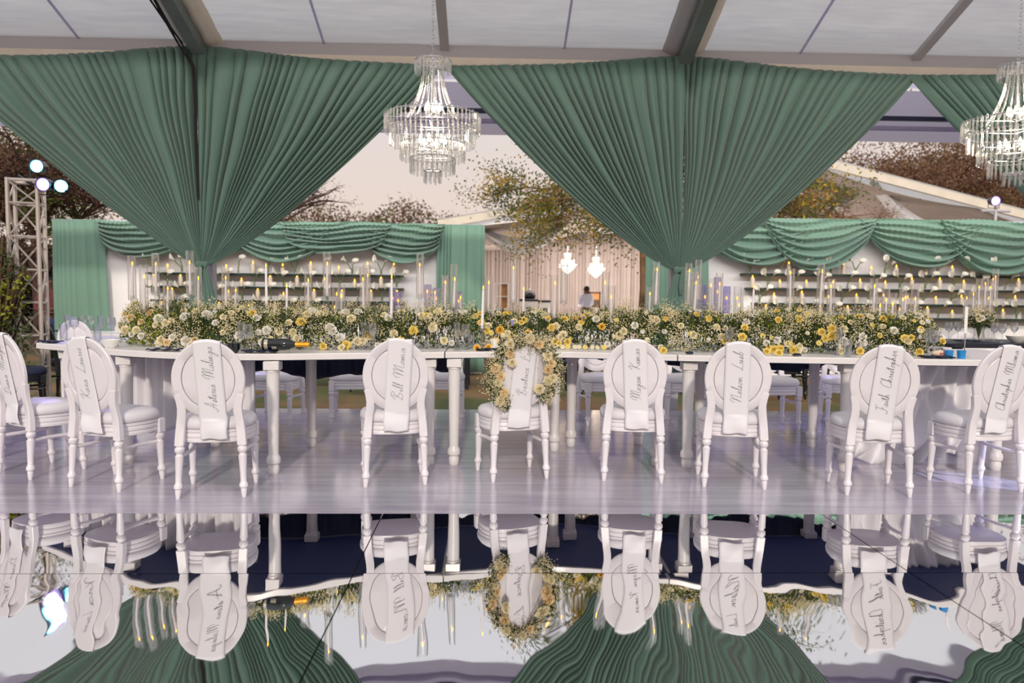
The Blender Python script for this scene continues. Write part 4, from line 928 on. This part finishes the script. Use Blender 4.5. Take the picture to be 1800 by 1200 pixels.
# far furniture: shelf unit, cabinets, picture panel
p = at_Y(881, 562, 24); zt = at_Y(881, 497, 24).z; t = thing('shelving_unit', 'white shelving unit with warm wooden panels in the far tent', 'shelf', (p.x, 24, -.07)); H_ = zt+.07
g = MB(); W_ = .23
for x in (-W_, W_-.04): g.box((x, 0, 0), (x+.04, .35, H_))
g.build('side_panel', M['panelw'], t)
g = MB()
for k in range(5): z = H_-.04-k*.42; g.box((-W_+.04, 0, z), (W_-.04, .35, z+.04))
g.build('shelf_board', M['panelw'], t)
g = MB(); g.box((.0, .30, .1), (W_-.04, .345, H_-.04)); g.build('wooden_back', M['wood'], t)
for k, (a_, b_, y0, lb) in enumerate(((915, 945, 529, 'low white cabinet with black top in the far tent, left one'), (948, 968, 531, 'low white cabinet with black top in the far tent, right one'))):
    pa, pb = at_Y(a_, y0, 24), at_Y(b_, y0, 24); t = thing('serving_cabinet', lb, 'cabinet', ((pa.x+pb.x)/2, 24, -.07), 0, 'white serving cabinets in the far tent'); hw = (pb.x-pa.x)/2; H_ = pa.z+.07
    g = MB(); g.box((-hw, 0, 0), (hw, .6, H_), .01); g.build('body', M['panelw'], t)
    g = MB(); g.box((-hw-.02, -.02, H_), (hw+.02, .62, H_+.07), .01); g.build('top', M['black'], t)
    g = MB(); g.box((-.08, -.02, H_-.35), (.08, -.002, H_-.2)); g.build('vent', M['black'], t)
pa = at_Y(932, 532, 23.9); t = thing('chafing_dish', 'dark round chafing dish standing on the left cabinet in the far tent', 'dish', (pa.x, 24.3, at_Y(915, 529, 24).z+.071)); g = MB()
g.lathe([(.16, 0), (.2, .06), (.2, .12), (.17, .2), (.10, .26), (.01, .28)], (0, 0, 0), 20); g.build('lid', M['black'], t); g = MB(); g.lathe([(.01, .27), (.03, .29), (.03, .31), (.005, .33)], (0, 0, 0), 10); g.build('knob', M['chrome'], t)
pa, pb = at_Y(1035, 540, 25), at_Y(1056, 513, 25); t = thing('framed_display', 'dark framed display with yellow and red rows beside the white shirted person', 'display', ((pa.x+pb.x)/2, 25, pa.z)); hw = (pb.x-pa.x)/2; H_ = pb.z-pa.z
g = MB(); g.box((-hw, 0, -pa.z-.07), (-hw+.05, .05, H_)); g.box((hw-.05, 0, -pa.z-.07), (hw, .05, H_)); g.box((-hw, 0, H_-.05), (hw, .05, H_)); g.box((-hw, 0, 0), (hw, .05, .05)); g.build('frame', M['bark'], t)
g = MB(); g.box((-hw+.05, .01, H_*.5), (hw-.05, .04, H_-.05)); g.build('upper_panel', M['wood'], t); g = MB(); g.box((-hw+.05, .01, .05), (hw-.05, .04, H_*.5)); g.build('lower_panel', M['bark'], t)

# ------------------------------------------------------------------ people (small, far)
def person(label, loc, rz, hgt, shirt, legs, arms):
    t = thing('person', label, 'person', loc, rz); s = hgt/1.75
    J = {'pel': (0, 0, .95), 'ch': (0, -.01, 1.30), 'nk': (0, 0, 1.46), 'hd': (0, .02, 1.60), 'top': (0, .02, 1.70), 'ls': (-.17, 0, 1.40), 'rs': (.17, 0, 1.40), 'lh': (-.09, 0, .90), 'rh': (.09, 0, .90), 'lk': (-.11, .03, .50), 'rk': (.12, .02, .50), 'la': (-.12, -.02, .09), 'ra': (.13, -.02, .09), 'lt': (-.13, .13, .04), 'rt': (.14, .13, .04)}
    J.update(arms)
    rad = dict(pel=.13, ch=.15, nk=.055, hd=.088, top=.075, ls=.062, rs=.062, le=.043, re=.043, lw=.030, rw=.030, lp=.036, rp=.036, lh=.092, rh=.092, lk=.06, rk=.06, la=.042, ra=.042, lt=.038, rt=.038)
    E = [('pel', 'ch'), ('ch', 'nk'), ('nk', 'hd'), ('hd', 'top'), ('ch', 'ls'), ('ls', 'le'), ('le', 'lw'), ('lw', 'lp'), ('ch', 'rs'), ('rs', 're'), ('re', 'rw'), ('rw', 'rp'), ('pel', 'lh'), ('lh', 'lk'), ('lk', 'la'), ('la', 'lt'), ('pel', 'rh'), ('rh', 'rk'), ('rk', 'ra'), ('ra', 'rt')]
    for sd_, p in (('l', -1), ('r', 1)):                  # five fingers
        w_ = V(J[sd_+'p']); d = (w_-V(J[sd_+'w'])).normalized(); sp = d.cross(V((0, 0, 1)) if abs(d.z) < .8 else V((0, 1, 0))).normalized()
        for k in range(5):
            off = (k-1.5)*.017 if k < 4 else -.035; n1 = f'{sd_}f{k}a'; n2 = f'{sd_}f{k}b'; J[n1] = tuple(w_+d*.035+sp*off); J[n2] = tuple(w_+d*(.085 if k < 4 else .05)+sp*off*1.3+V((0, .01, 0)))
            rad[n1] = .0095; rad[n2] = .008; E += [(sd_+'p', n1), (n1, n2)]
    names = list(J); idx = {n_: i for i, n_ in enumerate(names)}
    def body(nm, keep, grow, m, par):
        ks = [n_ for n_ in names if n_ in keep]; ix = {n_: i for i, n_ in enumerate(ks)}
        me = bpy.data.meshes.new(nm); me.from_pydata([tuple(V(J[n_])*s) for n_ in ks], [(ix[a], ix[b]) for a, b in E if a in ix and b in ix], []); me.materials.append(m)
        o = bpy.data.objects.new(nm, me); col.objects.link(o); o.parent = par; sk = o.modifiers.new('skin', 'SKIN'); me.skin_vertices
        if not me.skin_vertices: me.attributes  # layer is created with the modifier
        return o, ks, grow
    objs = [body('body', set(names), 0., M['skin'], t), body('shirt', {'pel', 'ch', 'nk', 'ls', 'le', 'rs', 're', 'lw', 'rw'}, .016, shirt, t), body('trousers', {'pel', 'lh', 'rh', 'lk', 'rk', 'la', 'ra'}, .018, legs, t)]
    for o, ks, gr in objs:
        me = o.data
        if len(me.skin_vertices) == 0:
            bpy.context.view_layer.objects.active = o; o.select_set(True); bpy.ops.mesh.customdata_skin_add() if bpy.ops.mesh.customdata_skin_add.poll() else None; o.select_set(False)
        sv = me.skin_vertices[0].data
        for i, n_ in enumerate(ks):
            r = (rad[n_]+gr)*s*(.75 if (gr and n_ == 'nk') else 1); sv[i].radius = (r*(1.15 if n_ in ('pel', 'ch') else 1), r*(.8 if n_ in ('pel', 'ch') else 1)); sv[i].use_root = (n_ == 'pel')
        ss = o.modifiers.new('sub', 'SUBSURF'); ss.levels = ss.render_levels = 2
    b = objs[0][0]
    g = MB(); g.lathe([(.01, .118), (.05, .108), (.085, .07), (.094, .02), (.088, -.02), (.08, -.03)], (0, .0, 0), 16, caps=False); g.v = [((x)*s, (y-.008)*s, (z+1.61)*s) for x, y, z in g.v]; g.build('hair', M['hair'], t)
    g = MB()
    for x in (-.032, .032): g.lathe([(.001, -.008), (.010, -.004), (.012, .002), (.001, .010)], (x*s, .105*s, 1.625*s), 8)
    g.build('eyes', M['hair'], t)
    g = MB(); g.lathe([(.001, .04), (.010, .02), (.016, -.008), (.001, -.016)], (0, .112*s, 1.595*s), 8); g.box((-.024*s, .098*s, 1.552*s), (.024*s, .106*s, 1.560*s))
    for x in (-.092, .092): g.lathe([(.001, -.03), (.014, -.02), (.018, .01), (.001, .03)], (x*s, .02*s, 1.61*s), 8)
    g.build('face_features', M['skin'], t)
    return t
pp = at_Y(1031, 510, 23.6)
person('person in a white shirt standing in the far tent, turned away', (pp.x, 23.6, -.07), radians(15), 1.72, M['shirtw'], M['trousers'], {'le': (-.22, .05, 1.14), 'lw': (-.14, .26, 1.10), 'lp': (-.11, .33, 1.10), 're': (.23, .04, 1.14), 'rw': (.15, .26, 1.12), 'rp': (.12, .33, 1.12)})
pp = at_Y(89, 510, 13.6)
person('person in a dark red shirt and jeans standing behind the left truss tower', (pp.x, 13.6, -.1), radians(200), 1.66, M['shirtr'], M['jeans'], {'le': (-.24, .03, 1.13), 'lw': (-.05, .24, 1.12), 'lp': (.02, .26, 1.13), 're': (.24, .03, 1.13), 'rw': (.06, .22, 1.08), 'rp': (-.02, .25, 1.07)})

# ------------------------------------------------------------------ truss tower with stage lights
pT = at_Y(51, 520, 9.3); zT = at_Y(40, 316, 9.3).z; t = thing('truss_tower', 'square metal truss tower at the left edge carrying stage lights', 'truss', (pT.x, 9.3, -.1), radians(18)); H_ = zT+.1; W_ = .155
for i, j in ((-1, -1), (1, -1), (1, 1), (-1, 1)):
    g = MB(); g.tube([(i*W_, j*W_, 0), (i*W_, j*W_, H_)], .024, 10); g.build('upright', M['alu2'], t)
g = MB(); z = .05; k = 0
while z < H_-.05:
    z2 = min(z+.40, H_-.03)
    for (a_, b_), (c_, d_) in (((-1, -1), (1, -1)), ((1, -1), (1, 1)), ((1, 1), (-1, 1)), ((-1, 1), (-1, -1))):
        g.tube([(a_*W_, b_*W_, z), (c_*W_, d_*W_, z)], .013, 6)
        p0, p1 = ((a_, b_), (c_, d_)) if k % 2 else ((c_, d_), (a_, b_)); g.tube([(p0[0]*W_, p0[1]*W_, z), (p1[0]*W_, p1[1]*W_, z2)], .011, 6)
    z = z2; k += 1
for (a_, b_), (c_, d_) in (((-1, -1), (1, -1)), ((1, -1), (1, 1)), ((1, 1), (-1, 1)), ((-1, 1), (-1, -1))): g.tube([(a_*W_, b_*W_, H_-.02), (c_*W_, d_*W_, H_-.02)], .02, 8)
g.build('lattice', M['alu2'], t)
g = MB(); g.box((-.3, -.3, 0), (.3, .3, .012)); g.build('base_plate', M['alu2'], t)
def par(px, py, Y, m, d, lb, r=.075):
    p = at_Y(px, py, Y); t = thing('stage_light', lb, 'stage light', p, 0, 'stage lights'); q4 = V(d).normalized().to_track_quat('Z', 'Y').to_matrix()
    def T(g): g.v = [tuple(q4@V(c)) for c in g.v]; return g
    g = MB(); g.lathe([(.01, -.20), (r*.7, -.19), (r*.95, -.12), (r*1.05, -.02), (r*1.12, 0), (r*1.12, .02), (r, .02), (r*.98, 0), (.001, -.003)], (0, 0, 0), 22, caps=False); T(g).build('housing', M['black'], t)
    g = MB(); g.lathe([(r*.96, .004), (r*.8, .010), (.001, .012)], (0, 0, 0), 20); T(g).build('lens', M[m], t)
    g = MB(); g.tube([q4@V((r*1.2, 0, -.06)), q4@V((r*1.2, 0, -.06))+V((0, 0, -r*1.6)), q4@V((-r*1.2, 0, -.06))+V((0, 0, -r*1.6)), q4@V((-r*1.2, 0, -.06))], .008, 6); g.build('yoke', M['black'], t)
par(65, 292, 9.3, 'cyan', (.12, -1, -.08), 'round stage light glowing cyan on top of the truss')
par(76, 324, 9.15, 'purple', (.1, -1, -.1), 'stage light glowing purple on the truss, below the cyan one')
par(107, 327, 9.3, 'cyan', (.75, -.8, -.05), 'stage light glowing cyan beside the truss, turned right')
g = MB(); pa = at_Y(40, 300, 9.32); pb = at_Y(115, 338, 9.32); g.tube([(pT.x-.1, 9.32, pa.z-.06), (pT.x+.05, 9.32, pb.z+.1), (pb.x, 9.34, pb.z+.02)], .018, 8); g.tube([(pT.x+.05, 9.32, H_-.15), (pT.x+.05, 9.32, pa.z+.15)], .018, 8); tag(g.build('light_bracket', M['black']), 'black bracket joining three stage lights to the truss top', 'bracket')
par(1750, 353, 15, 'purple', (-.1, -1, -.1), 'stage light glowing purple above the right backdrop, beside the drape', .09)
g = MB(); p = at_Y(1752, 360, 15.1); g.tube([(p.x, 15.12, -.1), (p.x, 15.12, p.z)], .03, 8); g.tube([(p.x-.3, 15.12, p.z-.12), (p.x+.3, 15.12, p.z-.12)], .03, 8); tag(g.build('light_stand', M['alu']), 'metal stand behind the right backdrop holding the purple stage light', 'stand')
for px, py, Y, c, e_, d in ((76, 324, 9.0, (.5, .35, 1), 90, (1.4, -3.4, -2.2)), (330, 330, 9.9, (.42, .36, 1), 200, (1.2, -3.2, -2.5)), (1180, 330, 9.9, (.42, .36, 1), 200, (-.3, -3.2, -2.5)), (1290, 320, 9.9, (.42, .36, 1), 200, (1.0, -3.2, -2.5)),  (1750, 353, 12.4, (.45, .4, 1), 60, (-1.2, -3, -3))):
    ld = bpy.data.lights.new('stage_beam', 'SPOT'); ld.energy = e_; ld.color = c; ld.spot_size = radians(50); ld.spot_blend = .8; ld.shadow_soft_size = .08
    lo = bpy.data.objects.new('stage_beam', ld); col.objects.link(lo); lo.location = at_Y(px, py, Y); lo.rotation_euler = V(d).to_track_quat('-Z', 'Y').to_euler()

ld = bpy.data.lights.new('blue_white_spot', 'SPOT'); ld.energy = 1100; ld.color = (.55, .6, 1); ld.spot_size = radians(7); ld.spot_blend = .4; ld.shadow_soft_size = .02  # unseen spot added outside the frame to make the bluish streak on the floor
lo = bpy.data.objects.new('blue_white_spot', ld); col.objects.link(lo); lo.location = (6.4, 3.4, 2.7); lo.rotation_euler = (V((3.52, 5.15, 0))-V((6.4, 3.4, 2.7))).to_track_quat('-Z', 'Y').to_euler()
# ------------------------------------------------------------------ side tables in the background
def side_table(x0, x1, y0, y1, z, m, label, legs=True):
    t = thing('banquet_table', label, 'table', ((x0+x1)/2, (y0+y1)/2, -.1)); a, b = (x1-x0)/2, (y1-y0)/2
    g = MB(); g.box((-a, -b, z+.1-.045), (a, b, z+.1), .006); g.build('tabletop', M[m], t)
    for i in (-1, 1):
        for j in (-1, 1): g = MB(); g.box((i*(a-.12)-.035, j*(b-.12)-.035, 0), (i*(a-.12)+.035, j*(b-.12)+.035, z+.056)); g.build('leg', M[m], t)
    return t
ra = at_Y(1660, 605, 7.5)
side_table(ra.x, ra.x+2.4, 7.35, 8.25, .86, 'navypaint', 'dark navy table at the right behind the white table')
for k, (px, Y, rz, lb) in enumerate(((1652, 8.7, 165, 'white oval back chair behind the dark table, left one'), (1718, 8.75, 180, 'white oval back chair behind the dark table, under the flower vase'), (1845, 8.7, 190, 'white oval back chair behind the dark table at the right edge'))):
    p = at_Y(px, 560, Y); dup(proto, (p.x, Y, -.09 if Y > 8.5 else 0), radians(rz), lb, 'white chairs around the dark table')
la = at_Y(96, 590, 8.9)
side_table(la.x+.12, la.x+1.6, 8.75, 9.45, .80, 'tablewhite', 'white background table at the left, behind the truss side chairs')
dup(proto, (at_Y(197, 560, 8.45).x, 8.0, 0), radians(-12), 'white oval back chair behind the left end of the long table', 'white chairs at the left background table')
bp = make_chair('black oval back chair at the far left, in front of the truss', False, 'black chairs on the grass'); kids(bp); p = at_Y(34, 590, 8.6); bp.location = (p.x, 8.66, -.09); bp.rotation_euler.z = radians(-55)
for k, (px, Y, rz, lb) in enumerate(((112, 9.8, -35, 'black oval back chair beside the left background table'), (650, 10.6, 160, 'black chair on the grass seen under the table, left one'), (700, 10.3, 200, 'black chair on the grass seen under the table, right one'), (1385, 10.2, 90, 'black chair on the grass at right, leftmost of the row'), (1408, 10.7, 90, 'black chair on the grass at right, second of the row'), (1428, 11.2, 90, 'black chair on the grass at right, third of the row'), (1444, 11.7, 90, 'black chair on the grass at right, farthest of the row'), (1010, 10.5, 150, 'black chair on the grass seen behind the wreathed chair'))):
    p = at_Y(px, 600, Y); dup(bp, (p.x, Y, -.09), radians(rz), lb)
for k, (px, py, lb) in enumerate(((110, 582, 'navy napkin on the left background table, left one'), (135, 584, 'navy napkin on the left background table, right one'), (1700, 603, 'navy napkin on the dark table at right'))):
    Y = 9.0 if k < 2 else 7.5; z = .80 if k < 2 else .86; p = at_Y(px, py, Y); g = MB(); g.grid(lambda u, v: ((u-.5)*.22, (v-.5)*.12, .012+.014*abs(sin(u*9+k))), 20, 8); o = g.build('napkin', M['navy'], thick=.006); o.location = (p.x, Y, z+.001); tag(o, lb, 'napkin', 'napkins on the background tables')
# flowers, tubes and glasses on the dark table
p = at_Y(1722, 560, 7.95); t = thing('flower_vase', 'glass vase of pale roses and babys breath on the dark table', 'vase', (p.x, 7.95, .861)); q = random.Random(77)
g = MB(); g.lathe([(.001, 0), (.055, 0), (.06, .005), (.05, .10), (.075, .17), (.072, .17), (.047, .10), (.055, .01)], (0, 0, 0), 20, caps=False); g.build('glass', M['glass'], t)
gs = MB(); gl = MB(); gb = MB()
for k in range(60): gs.tube([(0, 0, .02), (q.uniform(-.03, .03), q.uniform(-.03, .03), .15), (q.uniform(-.15, .15), q.uniform(-.12, .12), q.uniform(.18, .33))], .002, 3, False)
for k in range(200): leaf(gl, (q.uniform(-.12, .12), q.uniform(-.1, .1), q.uniform(.14, .26)), (q.uniform(-1, 1), q.uniform(-1, 1), q.uniform(0, 1)), .05, .01, q)
for k in range(700):
    a, b = q.uniform(0, 6.28), q.uniform(-.3, 1.5); r = q.uniform(.10, .17); floret(gb, (r*1.15*cos(a)*cos(b), r*sin(a)*cos(b), .22+r*sin(b)), .005, q)
stuff(gs.build('stems', M['stem'], t)); stuff(gl.build('foliage', M['leaf'], t, False)); stuff(gb.build('babys_breath', M['breath'], t, False))
for k in range(14): a, b = q.uniform(0, 6.28), q.uniform(0, 1.3); bloom('rose', q.choice(('creamp', 'whitep')), t, (.14*cos(a)*cos(b), .12*sin(a)*cos(b), .22+.12*sin(b)), (cos(a)*cos(b), sin(a)*cos(b), sin(b)), 1.1, q)
kk = 0
for px, tp, m_ in ((1712, 500, 1), (1722, 488, 1), (1733, 483, 1), (1742, 492, 1), (1751, 470, 0), (1700, 512, 1)):
    kk += 1; Y = 8.1+.03*kk; top = at_Y(px, tp, Y); ky = (round(max(.08, top.z-.86-.36)/.04)*.04, True)
    if ky not in HP: HP[ky] = holder_proto(*ky); lay(HP[ky], True, (top.x, Y, .861), 0, label=f'glass cylinder candle holder on the dark table, {od(kk)} from the left', group='glass cylinders on the dark table')
    else: dup(HP[ky], (top.x, Y, .861), 0, f'glass cylinder candle holder on the dark table, {od(kk)} from the left', 'glass cylinders on the dark table')
    o = dup(TP[sorted(TP)[len(TP)//2]], (top.x, Y, .861+ky[0]+.0105), 0, f'taper candle with amber flame on the dark table, {od(kk)} from the left', 'tapers on the dark table')
wg = [o for o in sc.objects if o.name.startswith('wine_glass')][0]
for k, (px, Y, z, lb) in enumerate(((1762, 7.6, .86, 'wine glass on the dark table left of the white bowl'), (1748, 7.75, .86, 'wine glass on the dark table beside the flower vase'), (1783, 7.9, .86, 'wine glass on the dark table at the right edge'), (1668, 7.9, .86, 'wine glass on the dark table, leftmost'), (1684, 8.0, .86, 'wine glass on the dark table, second from left'), (160, 8.95, .80, 'wine glass on the left background table'), (146, 9.2, .80, 'wine glass at the back of the left background table'))):
    p = at_Y(px, 580, Y); dup(wg, (p.x, Y, z+.001), k, lb, 'wine glasses on the background tables')
p = at_Y(1790, 600, 7.6); t = thing('bowl', 'white porcelain bowl on the dark table at the right edge', 'bowl', (p.x, 7.62, .861)); g = MB(); g.lathe([(.001, 0), (.05, 0), (.055, .006), (.09, .035), (.105, .07), (.10, .07), (.08, .035), (.045, .012), (.001, .012)], (0, 0, 0), 28, caps=False); g.build('body', M['porcelain'], t)
CYL = ['the left part, alone', 'the middle, left of a lilac pair', 'the middle, right of a lilac pair', 'the right edge, leftmost of two lilac ones', 'the right edge, rightmost of two lilac ones', 'the side drape, left of the lilac one', 'the side drape, right of the clear one', 'the fourth lilac place', 'the second lilac place from the knot', 'the farthest lilac place from the knot', 'the drape knot itself, tallest lilac', 'the left end of the shelves', 'the right group, middle one', 'the right group, rightmost and tallest', 'the right group, leftmost']
# lilac acrylic tubes standing on a table before the left backdrop and dark place-setting bouquets
side_table(X_at(300, 560, 11), X_at(835, 560, 11), 10.9, 11.7, .74, 'navypaint', 'dark table standing before the left backdrop, behind the flowers')
side_table(X_at(1190, 560, 10.6), X_at(1345, 560, 10.6), 10.5, 11.2, .74, 'navypaint', 'small dark table beside the right drape knot, before the right backdrop')
side_table(X_at(1500, 560, 10.6), X_at(1640, 560, 10.6), 10.5, 11.2, .74, 'navypaint', 'small dark table before the middle of the right backdrop')
for k, (px, tp, Y, c) in enumerate(((600, 500, 11, 0), (690, 505, 11.1, 1), (700, 512, 11.2, 1), (752, 500, 11, 1), (767, 506, 11.2, 1), (783, 486, 11.3, 0), (806, 512, 11.1, 1), (1262, 487, 10.8, 1), (1240, 500, 10.9, 1), (1278, 503, 11, 1), (1226, 482, 10.8, 1), (1300, 520, 10.9, 0), (1570, 515, 10.8, 0), (1588, 505, 10.9, 0), (1548, 520, 10.8, 0))):
    top = at_Y(px, tp, Y); h = top.z-.74; g = MB(); g.lathe([(.055, 0), (.055, h), (.051, h), (.051, .01)], (0, 0, 0), 18, caps=False); t = thing('acrylic_cylinder', f'tall {"lilac" if c else "clear"} cylinder before the {"left" if px < 1000 else "right"} backdrop, at {CYL[k]}', 'cylinder', (top.x, Y, .741), 0, f'{"lilac" if c else "clear"} cylinders before the {"left" if px < 1000 else "right"} backdrop'); g.build('tube', M['acryl' if c else 'glass'], t)
    g = MB(); g.lathe([(.016, 0), (.014, h*.72), (.001, h*.72)], (0, 0, 0), 8); g.build('candle', M['wax'], t); g = MB(); g.lathe([(.001, h*.72), (.014, h*.72+.02), (.001, h*.72+.06)], (0, 0, 0), 8); g.build('flame', M['flame'], t)

# ------------------------------------------------------------------ trees and bushes
def tree(name, label, base, trunk_h, spread, height, seed, mtr, fols, nleaf, lsz, levels=4, kids_=5, droop=.0, trunk_r=.16, crown=None, lean=(0, 0), up=.55):
    q = random.Random(seed); t = thing(name, label, 'tree', base); g = MB(); tips = []
    def br(p, d, ln_, r, lv):
        pts = [p]; dd = V(d).normalized(); n = 5
        for k in range(n):
            dd = (dd+V((q.gauss(0, .20), q.gauss(0, .20), q.gauss(0, .15)-droop*(levels-lv < 3)*.4))).normalized(); pts.append(pts[-1]+dd*ln_/n)
        g.tube(pts, [r*(1-.65*k/n) for k in range(n+1)], 5 if lv > 2 else 3, False)
        if lv <= 1: tips.extend(pts[1:]); return
        if lv <= 2: tips.extend(pts[3:])
        for k in range(kids_+(1 if lv == levels else 0)):
            f = q.uniform(.35, 1.0); i = int(f*n); pp_ = pts[min(n, i)]; a = q.uniform(0, 6.28)
            nd = V((cos(a), sin(a), q.uniform(-.15, up)))
            nd = (nd+dd*.6).normalized(); br(pp_, nd, ln_*q.uniform(.5, .75), r*.48, lv-1)
    tp = V((lean[0]*.4, lean[1]*.4, trunk_h)); g.tube([(0, 0, 0), tp*.5+V((.05, 0, 0)), tp], [trunk_r, trunk_r*.8, trunk_r*.7], 8, False)
    nb = 6
    for k in range(nb):
        a = 2*pi*k/nb+q.uniform(-.4, .4); d = V((cos(a)*spread, sin(a)*spread*.7, height-trunk_h)).normalized()
        br(tp, d, hypot(spread, height-trunk_h)*q.uniform(.5, .62), trunk_r*.45, levels)
    g.build('branches', M[mtr], t)
    if nleaf:
        nf = len(fols)
        gs = [MB() for _ in fols]
        for k in range(nleaf):
            p = q.choice(tips)+V((q.gauss(0, lsz*2.5), q.gauss(0, lsz*2.5), q.gauss(0, lsz*2))); j = min(nf-1, max(0, int((.5+.9*nz(p.x*.5, p.y*.5, p.z*.6+seed))*nf)))
            leaf(gs[j], p, (q.uniform(-1, 1), q.uniform(-1, 1), q.uniform(-.8, 1)), lsz*q.uniform(.7, 1.5), lsz*.28, q)
        for j, (gg, f) in enumerate(zip(gs, fols)):
            if gg.v: stuff(gg.build('foliage', M[f], t, False))
    return t
pT2 = at_Y(90, 520, 19)
tree('thorn_tree', 'dark brown leafed tree behind the truss tower at the left', (pT2.x-.6, 19.5, -.1), 1.6, 3.4, 6.4, 3, 'twigd', ('foldark', 'folbr', 'folol'), 26000, .08, 4, 5, trunk_r=.22)
tree('thorn_tree', 'bare twiggy tree far left, cut off by the frame', (pT2.x-5.2, 22, -.1), 1.6, 3.6, 5.8, 31, 'twigd', ('folol', 'foldark'), 20000, .09, 4, 5, trunk_r=.22)
pC = at_Y(1115, 520, 16)
tree('acacia_tree', 'acacia with gold and green leaves spreading behind the right drape', (pC.x+.2, 16.2, -.1), 3.2, 4.2, 6.3, 5, 'twig', ('folol', 'folgold', 'folol', 'folol', 'folgold', 'folol'), 46000, .075, 4, 6, droop=.16, trunk_r=.12)
pR = at_Y(1400, 520, 17)
tree('thorn_tree', 'tangled bare brown tree to the right behind the right drape', (pR.x, 17.5, -.1), 2.0, 3.3, 5.0, 8, 'twig', ('folbr', 'twig'), 7000, .045, 4, 6, droop=.3, trunk_r=.16)
pR = at_Y(1610, 520, 34)
tree('thorn_tree', 'broad brown thorn tree beyond the far tent roof', (pR.x, 36, -.1), 3.2, 6.5, 10.0, 9, 'twig', ('folbr', 'twig', 'folbr'), 30000, .14, 4, 5, trunk_r=.3)
pR = at_Y(1800, 520, 34)
tree('thorn_tree', 'brown thorn tree beyond the far tent at the right edge', (pR.x+1, 38, -.1), 3.0, 6.5, 9.6, 10, 'twig', ('folbr', 'twig', 'folbr'), 24000, .14, 4, 5, trunk_r=.3)
pB = at_Y(560, 300, 14)
tree('thorn_tree', 'twiggy tree hidden behind the left drape, twigs poking out right', (pB.x-1.3, 15.5, -.1), 2.6, 1.9, 4.3, 14, 'twigd', ('folbr',), 1600, .04, 4, 4, trunk_r=.12)
def bush(label, px, Y, w_, h_, seed, fols, n, lsz, name='shrub', z0=-.1, mt='twigd'):
    q = random.Random(seed); p = at_Y(px, 520, Y); t = thing(name, label, 'bush', (p.x, Y, z0)); g = MB()
    for k in range(int(90)):
        a = q.uniform(0, 6.28); r = q.uniform(.1, 1); e_ = V((cos(a)*w_/2*r, sin(a)*w_/3*r, h_*q.uniform(.75, 1.05)*(1-.3*r*r))); m_ = V((e_.x*.35, e_.y*.35, e_.z*.5)); g.tube([(0, 0, 0), m_, e_, e_+V((q.uniform(-.2, .2), 0, q.uniform(.0, .2)))*h_*.2], [.03, .018, .01, .004], 3, False)
    g.build('branches', M[mt], t); gs = [MB() for _ in fols]
    for k in range(n):
        a = q.uniform(0, 6.28); b = q.random(); r = q.random()**.5; hh = h_*(b**.7)*(1-.28*r*r+.10*nz(cos(a)*r*4, sin(a)*3, seed)); pp_ = V((cos(a)*w_/2*r, sin(a)*w_/3*r, hh)); j = min(len(fols)-1, max(0, int((.5+.9*nz(pp_.x*1.3, pp_.y, pp_.z*1.3+seed))*len(fols))))
        leaf(gs[j], pp_, (q.uniform(-1, 1), q.uniform(-1, 1), q.uniform(-.5, 1)), lsz*q.uniform(.6, 1.5), lsz*.3, q)
    for gg, f in zip(gs, fols):
        if gg.v: stuff(gg.build('foliage', M[f], t, False))
bush('yellow green leafy bush at the far left edge before the truss', -12, 8.95, .75, 2.1, 41, ('leafy', 'leaf', 'folol', 'folbr'), 1500, .06, mt='bark')
for k, (px, Y, w_, h_, lb) in enumerate(((10, 25, 6, 3.2, 'dark hedge shrub at the far left behind the person'), (150, 27, 6, 3.0, 'dark hedge shrub behind the left end of the left backdrop'), (-160, 25, 6, 3.2, 'dark hedge shrub outside the left edge'))):
    bush(lb, px, Y, w_, h_, 50+k, ('hedge', 'foldark'), 7000, .16)
for k, (px, Y, w_, h_, lb) in enumerate(((560, 48, 6, 7.4, 'low brown distant bush left of the three above the left backdrop'), (630, 50, 6, 6.9, 'low brown distant bush in the middle above the left backdrop'), (712, 46, 6, 7.3, 'low brown distant bush below the chandelier'), (790, 50, 4, 6.8, 'low brown distant bush left of the acacia'), (480, 50, 6, 6.9, 'low brown distant bush beside the left drape'))):
    bush(lb, px, Y, w_, h_, 70+k, ('folbr', 'folbr', 'folol'), 5000, .20, mt='twig')
